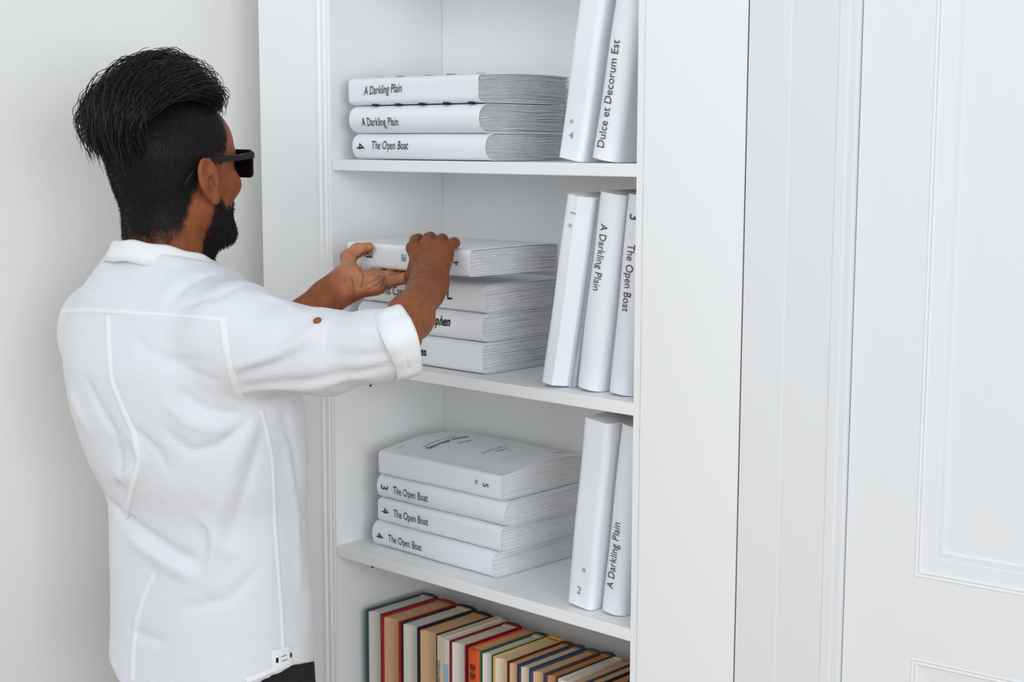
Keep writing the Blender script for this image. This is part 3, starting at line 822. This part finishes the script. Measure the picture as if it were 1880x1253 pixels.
for J_ in (LHJ, RHJ):
    for v in J_.values():
        for q in v[:3]:
            blend(.30 * np.exp(-(np.linalg.norm(bv - q - (NB_R if J_ is RHJ else -NB_L) * .008, axis=1) / .0065) ** 2), (.10, .036, .020))
# lips
blend(head * step(-np.linalg.norm((hq - (0, .100, -.057)) / (.024, .016, .012), axis=1), -1.0, -.75), (.20, .07, .055))
# close-cropped hair and stubble, thinning at its edges
NOI = vnoise(bv.astype(f32), 260, 3) * .5 + .5
def hairmask(q):                                            # >0 inside the cropped area of the scalp
    s = np.abs(q[:, 0])
    line = np.interp(q[:, 1], [-.12, -.060, -.040, -.022, .0, .020, .032, .045, .062, .075, .09], [-.088, -.084, -.066, -.020, .020, .020, .026, .050, .085, .100, .130])
    return q[:, 2] - line
hm = hairmask(hq)
back = (hq[:, 1] < .10)
earv = (np.abs(hq[:, 0]) > .0770) & (hq[:, 1] > -.042) & (hq[:, 1] < .022) & (hq[:, 2] > -.045) & (hq[:, 2] < .037)
blend(head * back * ~earv * step(hm + (NOI - .5) * .020, -.008, .018), (.010, .007, .0065))
def beardmask(q):
    s = np.abs(q[:, 0])
    top = np.interp(q[:, 1], [-.01, .012, .020, .045, .070, .085, .12], [-.10, -.012, .000, -.040, -.040, -.036, -.040])
    fr = step(q[:, 1], .004, .020)
    return np.minimum(top - q[:, 2], (q[:, 1] - .006 + .10 * np.clip(-.06 - q[:, 2], 0, 1)))
bm = beardmask(hq)
liph = np.linalg.norm((hq - (0, .100, -.057)) / (.022, .018, .010), axis=1) > 1
blend(head * liph * (hq[:, 2] > -.125) * step(bm + (NOI - .5) * .014, -.004, .016), (.022, .015, .014))
lay = person.data.color_attributes.new('skin_tone', 'FLOAT_COLOR', 'POINT')
lay.data.foreach_set('color', np.concatenate([tone, np.ones((len(tone), 1))], 1).astype(f32).ravel())

# ---- hair
def hair_material(name, c, rough=.38):
    m = mat(name, c, rough, .35, bump=(500, .0006)); return m
HAIRM = hair_material('black_hair', (.0065, .0045, .0042)); BEARDM = hair_material('black_beard', (.010, .007, .006), .75); CROPM = hair_material('black_cropped_hair', (.007, .005, .0045), .8)
def strand_dir_noise(p): return vnoise(p, 120, 5)
def sd_quiff(p):
    q = toh(p)
    d = ellip(q, (-.008, .034, .132), (.040, .033, .036))
    d = smin(d, ellip(q, (-.010, -.020, .133), (.043, .050, .038)), .02)
    d = smin(d, ellip(q, (-.010, -.064, .110), (.041, .038, .042)), .02)
    d = smin(d, ellip(q, (-.006, -.068, .064), (.036, .030, .042)), .02)
    # combed grooves that follow the sweep
    sw = np.arctan2(q[:, 0], q[:, 2] - .05)
    return d
hv, hf_ = surface_nets(sd_quiff, HO - .24, HO + .26, .0026)
quiff = np_mesh('hair', hv, hf_, HAIRM, person); quiff['label'] = 'swept-back glossy black quiff'
guide = np.array([(.062, .112), (.070, .136), (.054, .168), (.014, .184), (-.036, .181), (-.072, .165), (-.098, .142), (-.114, .114), (-.117, .080), (-.110, .050), (-.102, .026)])
gl_ = np.concatenate([[0], np.cumsum(np.linalg.norm(np.diff(guide, axis=0), axis=1))]); gl_ /= gl_[-1]
def gpos(t): return np.interp(t, gl_, guide[:, 0]), np.interp(t, gl_, guide[:, 1])
paths = []; rad = []
for k in range(3400):
    lat = RNG.uniform(-1.08, 1.08) if k % 3 else RNG.choice([-1, 1]) * RNG.uniform(.8, 1.12); t0 = RNG.uniform(-.05, .62); t1 = min(1.0, t0 + RNG.uniform(.22, .5)); t0 = max(0, t0)
    depth = 1 - abs(RNG.normal(0, .10)); n = 12
    wisp = RNG.uniform() < .20
    if wisp: depth = RNG.uniform(.97, 1.07) + (.06 * RNG.uniform() if t0 > .35 else 0)
    ph1, ph2 = RNG.uniform(0, 6.28, 2); amp = .0012 + (RNG.uniform(.003, .008) if wisp else 0)
    P = []
    for i in range(n):
        t = t0 + (t1 - t0) * i / (n - 1)
        a, b = gpos(t)
        w = .050 + .012 * math.sin(math.pi * min(1, t * 1.1))
        env = math.sqrt(max(0.04, 1 - .62 * lat * lat))
        cf, cu = -.035, .080
        a2 = cf + (a - cf) * depth * (.80 + .20 * env); b2 = cu + (b - cu) * depth * env
        P.append(hl(lat * w * depth + amp * math.sin(9 * t + ph1), a2 + amp * math.sin(11 * t + ph2), b2 + amp * math.cos(10 * t + ph1)))
    paths.append(P); r0 = RNG.uniform(.00045, .0008)
    rad.append(r0 * np.array([.7, 1, 1, 1, 1, 1, 1, 1, 1, .9, .7, .3]))
V, F = tube_mesh(paths, rad, 4)
mesh_obj('hair_strands', V, F, HAIRM, quiff, smooth=True)
# short cropped hairs on the sides, nape and jaw
sel = np.where(head)[0]
tri = BVHTree.FromPolygons([tuple(v) for v in bv[::1]], [tuple(int(i) for i in f) for f in bf_[:0]] or [(0, 1, 2)])
def short_hairs(mask, count, lmin, lmax, flow, r):
    idx = np.where(mask)[0]
    idx = RNG.choice(idx, min(count, len(idx)), replace=False)
    ps = []; rs = []
    for i in idx:
        p0 = bv[i]; n_ = nv[i]; L_ = RNG.uniform(lmin, lmax)
        dr = nrm(n_ * .45 + flow + RNG.normal(0, .22, 3))
        ps.append([p0 - n_ * .0008, p0 + dr * L_ * .55, p0 + dr * L_ + flow * L_ * .35]); rs.append([r, r * .85, r * .3])
    return tube_mesh(ps, rs, 3)
earq = earv
V, F = short_hairs(head & back & ~earq & (hm + (NOI - .5) * .012 > .004), 13000, .0025, .0055, -HU * .7 - HF * .45, .00034)
o = mesh_obj('cropped_hair', V, F, CROPM, quiff); o['kind'] = 'stuff'
V, F = short_hairs(head & liph & (hq[:, 2] > -.125) & (bm + (NOI - .5) * .010 > .004), 7000, .003, .0065, -HU * .7 + HF * .05, .00036)
beard = mesh_obj('beard', V, F, BEARDM, person); beard['kind'] = 'stuff'; beard['label'] = 'short black beard along the jaw'
# ---- sunglasses
BLK = mat('black_acetate', (.004, .004, .0045), .35, .35); LENS = mat('dark_lens', (.004, .004, .005), .08, .6)
sg = empty('sunglasses'); sg.parent = person
def slab_curve(outline, c0, e1, e2, en, th):               # a plate with a given outline
    n = len(outline); Vv = []
    for s in (-th / 2, th / 2):
        for a, b in outline: Vv.append(c0 + e1 * a + e2 * b + en * s)
    Ff = [(i, (i + 1) % n, n + (i + 1) % n, n + i) for i in range(n)]
    Ff += [tuple(range(n - 1, -1, -1)), tuple(range(n, 2 * n))]
    return Vv, Ff
def rrect(w, h, r, taper=.0, n=5):
    pts = []
    for cx, cy, a0 in ((w - r, h - r, 0), (-w + r, h - r, 90), (-w + r, -h + r, 180), (w - r, -h + r, 270)):
        for i in range(n):
            a = math.radians(a0 + 90 * i / (n - 1)); x = cx + r * math.cos(a); y = cy + r * math.sin(a)
            pts.append((x * (1 - taper * (h - y) / (2 * h)), y))
    return pts
for sx in (1, -1):
    wr = nrm(HR * math.cos(.12) - sx * HF * math.sin(.12)); en = np.cross(wr, HU)
    c0 = hl(sx * .0355, .1080, .0165)
    out = rrect(.0300, .0215, .008, .14); inn = rrect(.0262, .0182, .006, .14); n = len(out); Vv = []; Ff = []
    for s in (-.0018, .0018):
        for pts in (out, inn):
            for a, b in pts: Vv.append(c0 + wr * a + HU * b + en * s)
    for i in range(n):
        j = (i + 1) % n
        Ff += [(i, j, n + j, n + i), (2 * n + i, 3 * n + i, 3 * n + j, 2 * n + j), (i, 2 * n + i, 2 * n + j, j), (n + i, n + j, 3 * n + j, 3 * n + i)]
    mesh_obj('rim', Vv, Ff, BLK, sg)
    Vv, Ff = slab_curve(rrect(.0264, .0184, .006, .14), c0, wr, HU, en, .0016); mesh_obj('lens', Vv, Ff, LENS, sg)
    tp = [hl(sx * .0665, .1040, .0310), hl(sx * .0735, .0980, .0305), hl(sx * .0775, .060, .0300), hl(sx * .0790, .010, .0320), hl(sx * .0790, -.014, .0310), hl(sx * .0785, -.034, .0180), hl(sx * .0760, -.050, .003)]
    P = []
    for q in range(len(tp) - 1):
        for t in (0, .34, .67): P.append(tp[q] * (1 - t) + tp[q + 1] * t)
    P.append(tp[-1]); P = np.array(P); Vv = []; Ff = []
    for i, c in enumerate(P):
        hh = .0044 if i < 9 else .0036; ww = .0018
        for a, b in ((-ww, -hh), (ww, -hh), (ww, hh), (-ww, hh)): Vv.append(c + HR * a + HU * b + (HF * b * .6 if i > 12 else 0))
        if i:
            for s in range(4):
                t = (s + 1) % 4; Ff.append((4 * i - 4 + s, 4 * i - 4 + t, 4 * i + t, 4 * i + s))
    Ff += [(3, 2, 1, 0), tuple(4 * (len(P) - 1) + s for s in range(4))]
    mesh_obj('temple_arm', Vv, Ff, BLK, sg)
Vv, Ff = tube_mesh([[hl(-.008, .1100, .020), hl(0, .1125, .022), hl(.008, .1100, .020)]], [.003], 6)
mesh_obj('bridge', Vv, Ff, BLK, sg)

# ---- shirt
SHIRT = mat('white_cotton', (.715, .725, .745), .85, .15, bump=(1400, .0005), sheen=.15)
def slub(m):
    nt = m.node_tree; b = nt.nodes['Principled BSDF']
    tc = nt.nodes.new('ShaderNodeTexCoord'); mp = nt.nodes.new('ShaderNodeMapping'); mp.inputs['Scale'].default_value = (10, 10, 420)
    n = nt.nodes.new('ShaderNodeTexNoise'); n.inputs['Scale'].default_value = 1.0; n.inputs['Detail'].default_value = 3
    nt.links.new(tc.outputs['Object'], mp.inputs[0]); nt.links.new(mp.outputs[0], n.inputs['Vector'])
    bp = nt.nodes.new('ShaderNodeBump'); bp.inputs['Distance'].default_value = .0007; bp.inputs['Strength'].default_value = .7
    nt.links.new(n.outputs['Fac'], bp.inputs['Height'])
    old = [l for l in nt.links if l.to_socket == b.inputs['Normal']]
    if old: nt.links.new(old[0].from_socket, bp.inputs['Normal'])
    nt.links.new(bp.outputs['Normal'], b.inputs['Normal'])
slub(SHIRT)
SEAM = mat('white_cotton_seam', (.80, .805, .81), .85, .15, bump=(1400, .0005))
SZ = [(1.50, 303, 2.215, .075, .070), (1.462, 306, 2.215, .120, .085), (1.425, 312, 2.215, .165, .100), (1.385, 318, 2.22, .188, .116), (1.33, 326, 2.22, .198, .128), (1.255, 344, 2.23, .195, .134), (1.165, 366, 2.24, .178, .125),
      (1.115, 382, 2.25, .163, .115), (1.04, 384, 2.255, .167, .115), (.96, 388, 2.26, .170, .117), (.87, 388, 2.265, .172, .119), (.74, 388, 2.265, .176, .122)]
SZ = SZ[::-1]
def centre(px, d, z):                                      # the point of height z seen in pixel column px at depth d
    k = (px - 940) / FPX * d
    # depth along the tilted view axis -> horizontal distance
    hd = (d - (z - CAM[2]) * FW[2]) / math.hypot(FW[0], FW[1])
    return np.array([CAM[0] + FH[0] * hd + RH[0] * k, CAM[1] + FH[1] * hd + RH[1] * k])
cxy = np.array([centre(s[1], s[2], s[0]) for s in SZ]); sa = np.array([s[3] for s in SZ]); sb = np.array([s[4] for s in SZ])
tz0 = np.array([s[0] for s in SZ]); tz = np.linspace(tz0[0], tz0[-1], 120)
def smooth(a):
    v = np.interp(tz, tz0, a); k = np.exp(-np.linspace(-2, 2, 13) ** 2); k /= k.sum()
    return np.convolve(np.pad(v, 6, mode='edge'), k, 'valid')
cxy = np.stack([smooth(cxy[:, 0]), smooth(cxy[:, 1])], 1); sa = smooth(sa); sb = smooth(sb)
def torso_uv(p):
    z = p[:, 2]
    x = p[:, 0] - np.interp(z, tz, cxy[:, 0]); y = p[:, 1] - np.interp(z, tz, cxy[:, 1])
    return (x * BR[0] + y * BR[1]).astype(f32), (x * BF[0] + y * BF[1]).astype(f32)
def sd_torso(p):
    r, f_ = torso_uv(p); a = np.interp(p[:, 2], tz, sa).astype(f32); b = np.interp(p[:, 2], tz, sb).astype(f32)
    m = 2.35
    k = (np.abs(r / a) ** m + np.abs(f_ / b) ** m) ** (1 / m)
    g = np.sqrt((r / a ** 2) ** 2 + (f_ / b ** 2) ** 2) / np.maximum(np.sqrt((r / a) ** 2 + (f_ / b) ** 2), 1e-4) + 1e-6
    return ((k - 1) / g * .9).astype(f32)
COLN = nrm(ZU + BF * .30); COLC = np.array([*centre(300, 2.215, 1.474), 1.474])
FA_R = nrm(WR_R - EL_R); FA_L = nrm(WR_L - EL_L)
SL_R = [at(440, 630, 2.10), at(600, 649, 2.03), at(690, 637, 1.985), at(754, 626, 1.957)]
CUF_R = at(741, 627, 1.964); CUF_L = EL_L + (WR_L - EL_L) * .24
CA_R = nrm(nrm(SL_R[3] - SL_R[2]) * .75 + FA_R * .45)
CUFW = .030
FOLDS = []                                                 # (polyline, depth, width): creases of the cloth
def sd_sleeves(p):
    d = cone(p, SL_R[0], SL_R[1], .076, .055)
    d = smin(d, cone(p, SL_R[1], SL_R[2], .055, .0450), .02)
    d = smin(d, cone(p, SL_R[2], SL_R[3], .0450, .0420), .02)
    d = smax(d, (p - CUF_R.astype(f32)) @ CA_R.astype(f32), .004)
    e = cone(p, SH_L + BR * .03, SH_L * .4 + EL_L * .6, .078, .058)
    e = smin(e, cone(p, SH_L * .4 + EL_L * .6, EL_L, .058, .050), .03)
    e = smin(e, cone(p, EL_L, CUF_L, .050, .046), .025)
    e = smax(e, (p - CUF_L.astype(f32)) @ FA_L.astype(f32), .004)
    return d, e
def sd_shirt0(p):
    t = sd_torso(p); d, e = sd_sleeves(p)
    # shoulder slope
    t = smin(t, cone(p, SH_R + BR * -.02 + ZU * .002, NECK + BR * .055 - ZU * .035, .062, .044), .045)
    t = smin(t, cone(p, SH_L + BR * .02 + ZU * .002, NECK - BR * .055 - ZU * .035, .062, .044), .045)
    s = smin(smin(t, d, .030), e, .030)
    # hem: shirt tails lower at back and front than over the side seams
    r, f_ = torso_uv(p); th = np.arctan2(f_, np.abs(r))
    hem = .898 - .060 * np.sin(np.clip(np.abs(th), 0, 1.57)) ** 1.4
    s = smax(s, hem - p[:, 2], .004)
    # neck opening
    pl_ = ((p - COLC.astype(f32)) @ COLN.astype(f32)); rad_ = np.linalg.norm((p - COLC.astype(f32)) - pl_[:, None] * COLN.astype(f32), axis=1)
    s = smax(s, np.minimum(.066 - rad_, pl_ + .02), .006)              # the throat stays open
    s = smax(s, np.where(rad_ < .13, pl_ - .006, -1).astype(f32), .004)
    return s
sv0, sf0 = surface_nets(sd_shirt0, V3(-.55, -.85, .72), V3(.75, .05, 1.60), .009)
bvh0 = BVHTree.FromPolygons([tuple(v) for v in sv0], [tuple(int(i) for i in f) for f in sf0])
def onshirt(bvh, px, py):
    h = bvh.ray_cast(Vector(CAM), Vector(nrm(ray(px, py))))
    return None if h[0] is None else (np.array(h[0]), np.array(h[1]))
# creases seen in the cloth, laid on the surface: (points, height, half width); height < 0 is a valley
CR = [([(205, 925), (250, 968), (310, 1010), (365, 1036)], -.011, .012), ([(200, 945), (240, 990), (300, 1030), (350, 1060)], .007, .014), ([(188, 905), (215, 880), (255, 865)], .009, .016),
      ([(240, 800), (262, 845), (248, 900), (228, 950)], .007, .010), ([(215, 810), (226, 860), (220, 905)], -.007, .009), ([(250, 790), (290, 830), (305, 862)], -.005, .008), ([(470, 765), (430, 850), (400, 960), (382, 1080)], .006, .014), ([(478, 800), (450, 900), (425, 990)], -.004, .010),
      ([(460, 770), (400, 820), (350, 830), (300, 790)], -.005, .010), ([(380, 960), (372, 1000), (366, 1030)], -.006, .009), ([(370, 950), (400, 1000), (430, 1020)], .005, .011),
      ([(330, 720), (380, 755), (440, 762)], -.005, .009), ([(260, 650), (330, 670), (400, 700)], -.0025, .010), ([(230, 610), (300, 660), (380, 665)], -.0025, .009), ([(300, 740), (350, 780), (420, 790)], .004, .011),
      ([(430, 676), (500, 655), (560, 620), (590, 590)], .006, .009), ([(440, 690), (520, 665), (580, 640)], -.006, .010), ([(450, 710), (560, 700), (660, 685), (735, 668)], -.005, .008), ([(440, 722), (560, 714), (680, 690)], .004, .008),
      ([(600, 600), (598, 640), (588, 670)], -.004, .008), ([(640, 600), (690, 610), (720, 640)], .004, .011), ([(600, 650), (650, 655), (710, 650)], -.004, .009),
      ([(310, 560), (350, 520), (395, 505)], -.005, .009), ([(330, 565), (400, 545), (470, 525)], -.004, .010), ([(300, 550), (330, 500), (345, 470)], .004, .010),
      ([(480, 540), (520, 556), (560, 580)], .005, .009), ([(150, 540), (180, 560), (240, 570)], .003, .010), ([(200, 1130), (240, 1160), (300, 1180)], -.004, .010), ([(470, 1050), (420, 1100), (330, 1120)], -.0035, .012), ([(530, 820), (545, 950), (550, 1080)], .004, .012), ([(520, 760), (540, 830), (546, 900)], -.004, .009), ([(110, 650), (130, 720), (165, 790)], .005, .014), ([(160, 700), (190, 760), (215, 800)], -.005, .010)]
for pts, hgt, wd in CR:
    P = [onshirt(bvh0, *q) for q in pts]; P = [q[0] for q in P if q is not None]
    if len(P) > 1: FOLDS.append((np.array(P), hgt * 1.25, wd * .72))
def fold_disp(p):
    o = np.zeros(len(p), f32)
    for P, hgt, wd in FOLDS:
        lo = P.min(0) - 3 * wd; hi = P.max(0) + 3 * wd
        m = ((p > lo.astype(f32)) & (p < hi.astype(f32))).all(1)
        if not m.any(): continue
        q = p[m]; best = np.full(len(q), 9.0, f32); tb = np.zeros(len(q), f32); n = len(P) - 1
        for i in range(n):
            a = P[i].astype(f32); ba = (P[i + 1] - P[i]).astype(f32); pa = q - a
            hh = np.clip((pa @ ba) / (ba @ ba), 0, 1); dd = np.linalg.norm(pa - hh[:, None] * ba, axis=1)
            u = dd < best; best = np.where(u, dd, best); tb = np.where(u, (i + hh) / n, tb)
        o[m] += hgt * np.exp(-np.abs(best / wd) ** 1.5) * np.sqrt(np.clip(4 * tb * (1 - tb), 0, 1) * .9 + .1)
    return o
def sd_shirt(p):
    s = sd_shirt0(p)
    near = np.abs(s) < .04
    if near.any():
        q = p[near]
        s[near] = s[near] - fold_disp(q) - .0016 * vnoise(q * np.array([1, 1, .8], f32), 38, 11) - .0007 * vnoise(q, 95, 12)
    return s
sv, sf = surface_nets(sd_shirt, V3(-.55, -.85, .72), V3(.75, .05, 1.60), .0038)
sv = relax(sv, sf, 1, .5)
shirt = np_mesh('shirt', sv, sf, SHIRT, person); shirt['label'] = 'white long-sleeved cotton shirt with rolled cuffs'
bvh = BVHTree.FromPolygons([tuple(v) for v in sv], [tuple(int(i) for i in f) for f in sf])
def ribbon(name, pts, w, lift, m, parent, n=40, taper=False):
    lift = lift * .6 if 'seam' in name else lift
    """a sewn strip lying on the cloth: follows the surface along a line"""
    pts = np.array(pts, float); cl = np.concatenate([[0], np.cumsum(np.linalg.norm(np.diff(pts, axis=0), axis=1))])
    P = []
    for t in np.linspace(0, cl[-1], n):
        h = onshirt(bvh, np.interp(t, cl, pts[:, 0]), np.interp(t, cl, pts[:, 1]))
        if h is not None and (not P or np.linalg.norm(h[0] - P[-1][0]) < .05): P.append(h)
    if len(P) < 3: return None
    C = np.array([q[0] for q in P]); Nn = np.array([q[1] for q in P])
    for _ in range(2):
        C[1:-1] = (C[:-2] + 2 * C[1:-1] + C[2:]) / 4; Nn[1:-1] = (Nn[:-2] + Nn[1:-1] + Nn[2:]) / 3
    T = np.gradient(C, axis=0); S_ = np.cross(T, Nn); S_ /= np.linalg.norm(S_, axis=1, keepdims=True) + 1e-9
    Vv = []; Ff = []
    for i in range(len(C)):
        for u, l in ((-.5, -.0006), (-.46, lift * .7), (-.2, lift), (.2, lift), (.46, lift * .7), (.5, -.0006)):
            c = C[i] + S_[i] * u * w
            hit = bvh.find_nearest(Vector(c)); n0 = np.array(hit[1]); n0 = n0 if n0 @ Nn[i] > 0 else -n0
            Vv.append(np.array(hit[0]) + n0 * l)
        if i:
            for s in range(5): Ff.append((6 * i - 6 + s, 6 * i - 6 + s + 1, 6 * i + s + 1, 6 * i + s))
    return mesh_obj(name, Vv, Ff, m, parent, smooth=True)
ribbon('yoke_seam', [(104, 572), (160, 569), (230, 574), (300, 577), (360, 582), (414, 588)], .0075, .0012, SEAM, shirt, 60)
ribbon('armhole_seam', [(409, 584), (413, 630), (421, 675), (432, 708), (441, 732)], .0115, .0014, SEAM, shirt, 40)
ribbon('back_seam', [(197, 580), (199, 640), (204, 700), (222, 745), (246, 800), (254, 850), (240, 905), (230, 950)], .0110, .0013, SEAM, shirt, 60)
ribbon('back_seam', [(284, 1052), (266, 1090), (250, 1140), (244, 1190), (242, 1250)], .0125, .0013, SEAM, shirt, 40)
ribbon('side_seam', [(480, 752), (490, 790), (502, 850), (505, 950), (512, 1050), (518, 1130), (521, 1195)], .0070, .0014, SEAM, shirt, 60)
ribbon('hem_band', [(583, 1219), (550, 1222), (520, 1226), (495, 1235), (470, 1246), (452, 1252)], .0070, .0012, SEAM, shirt, 40)
# hem gusset with its small stitched marks
gu = ribbon('hem_gusset', [(518, 1190), (519, 1205), (521, 1220), (522, 1229)], .036, .0016, SEAM, shirt, 12)
RED = mat('red_thread', srgb(170, 90, 100), .8, .2); BLU = mat('blue_thread', srgb(100, 105, 130), .8, .2); BTH = mat('black_thread', (.012, .010, .014), .8, .2)
for (a, b, w, m_, nm) in (((508, 1208), (508, 1217), .0042, BTH, 'stitch_mark'), ((533, 1199), (533, 1207), .0034, BTH, 'stitch_mark'), ((515, 1206.5), (524, 1203), .0012, RED, 'stitch_mark'), ((517, 1214), (526, 1211), .0012, BLU, 'stitch_mark')):
    ribbon(nm, [a, ((a[0] + b[0]) / 2, (a[1] + b[1]) / 2), b], w, .0026, m_, shirt, 6)
# collar: a folded band round the neck, open at the throat
def collar():
    C0 = COLC; un = COLN; fwd = nrm(BF - un * (BF @ un)); n = 60
    prof = [(.066, -.008), (.066, .008), (.069, .017), (.0725, .0185), (.0755, .015), (.0785, .000), (.0815, -.015), (.0785, -.0155), (.0745, .000), (.069, .0115)]
    Vv = []; Ff = []; m = len(prof)
    for i in range(n + 1):
        a = math.radians(-158 + 316 * i / n)                # 0 = nape
        rx, ry = math.sin(a), -math.cos(a)
        fr = max(0, (abs(math.degrees(a)) - 95) / 63)
        for r_, h in prof:
            rr = r_ * (1 + .05 * fr)
            lo = h - .012 * fr * (1 if h < .01 else .3)
            Vv.append(C0 + BR * rx * rr * 1.04 + fwd * ry * rr * 1.06 + un * (lo + .0012 * math.sin(9 * a)))
        if i:
            for s in range(m):
                t = (s + 1) % m; Ff.append((m * (i - 1) + s, m * (i - 1) + t, m * i + t, m * i + s))
    Ff += [tuple(range(m)), tuple(m * n + s for s in range(m - 1, -1, -1))]
    return mesh_obj('collar', Vv, Ff, SEAM, shirt, smooth=True)
collar()
def cuff(c, axd, r0, r1, w, tilt):
    e1 = nrm(np.cross(axd, ZU)); e2 = np.cross(e1, axd); n = 48; Vv = []; Ff = []
    prof = [(-w * .55, r0), (-w * .50, r0 + .004), (-w * .1, r0 + .0055), (w * .40, r1 + .005), (w * .52, r1 + .0025), (w * .48, r1 - .001), (w * .1, r1 - .004), (-w * .4, r0 - .006)]
    m = len(prof)
    for i in range(n):
        a = 2 * math.pi * i / n
        wob = .0020 * math.sin(3 * a + 1) + .0014 * math.sin(5 * a + .5) + .0007 * math.sin(11 * a)
        for t, r_ in prof:
            Vv.append(c + axd * (t * (1 + .16 * math.sin(2 * a + .6)) + tilt * math.sin(a) + .0025 * math.sin(2 * a + 2)) + (e1 * math.cos(a) + e2 * math.sin(a) * 1.05) * (r_ + wob))
        j = (i + 1) % n
        for s in range(m):
            t2 = (s + 1) % m; Ff.append((m * i + s, m * i + t2, m * j + t2, m * j + s))
    return mesh_obj('cuff', Vv, Ff, SEAM, shirt, smooth=True)
cuff(CUF_R - CA_R * .004, CA_R, .0415, .0412, .037, .003)
cuff(CUF_L - FA_L * .006, FA_L, .047, .0485, .046, .0)
hb = onshirt(bvh, 583, 590)
if hb is not None:
    V, F = tube_mesh([[hb[0] - hb[1] * .0005, hb[0] + hb[1] * .0025, hb[0] + hb[1] * .0034]], [[.0056, .0058, .0046]], 16)
    mesh_obj('button', V, F, mat('brown_button', srgb(150, 72, 42), .35, .5), shirt)

# ---- trousers and shoes
def sd_trousers(p):
    r, f_ = torso_uv(p)
    d = cone(p, HIP + ZU * .03, HIP - ZU * .05, .100, .108)
    for sx in (1, -1):
        hp, kn, an = leg(sx)
        d = smin(d, cone(p, hp, kn, .090, .070), .03); d = smin(d, cone(p, kn, an, .072, .060), .03)
    d = smax(d, .045 - p[:, 2], .004); d = smax(d, p[:, 2] - 1.02, .01)
    return d - .002 * vnoise(p, 30, 21)
tv, tf = surface_nets(sd_trousers, V3(-.6, -.8, .0), V3(.6, .05, 1.1), .0065)
np_mesh('trousers', relax(tv, tf, 1), tf, mat('black_denim', (.014, .0135, .015), .8, .25, bump=(900, .0008), var=(30, (.03, .029, .032), .6)), person)
def sd_shoe(sx):
    an = V3(HIP[0], HIP[1], .07) + BR * sx * .10 + BF * (.02 if sx > 0 else -.02)
    def f(p):
        d = cone(p, an - ZU * .02 - BF * .03, an - ZU * .034 + BF * .13, .042, .036)
        d = smin(d, cone(p, an, an + ZU * .03, .042, .046), .03)
        return smax(d, .001 - p[:, 2], .004)
    return f, an
for sx in (1, -1):
    f, an = sd_shoe(sx)
    v_, f2 = surface_nets(f, an - .25, an + .25, .006); np_mesh('shoe', v_, f2, mat('black_leather', (.015, .014, .014), .4, .5), person)
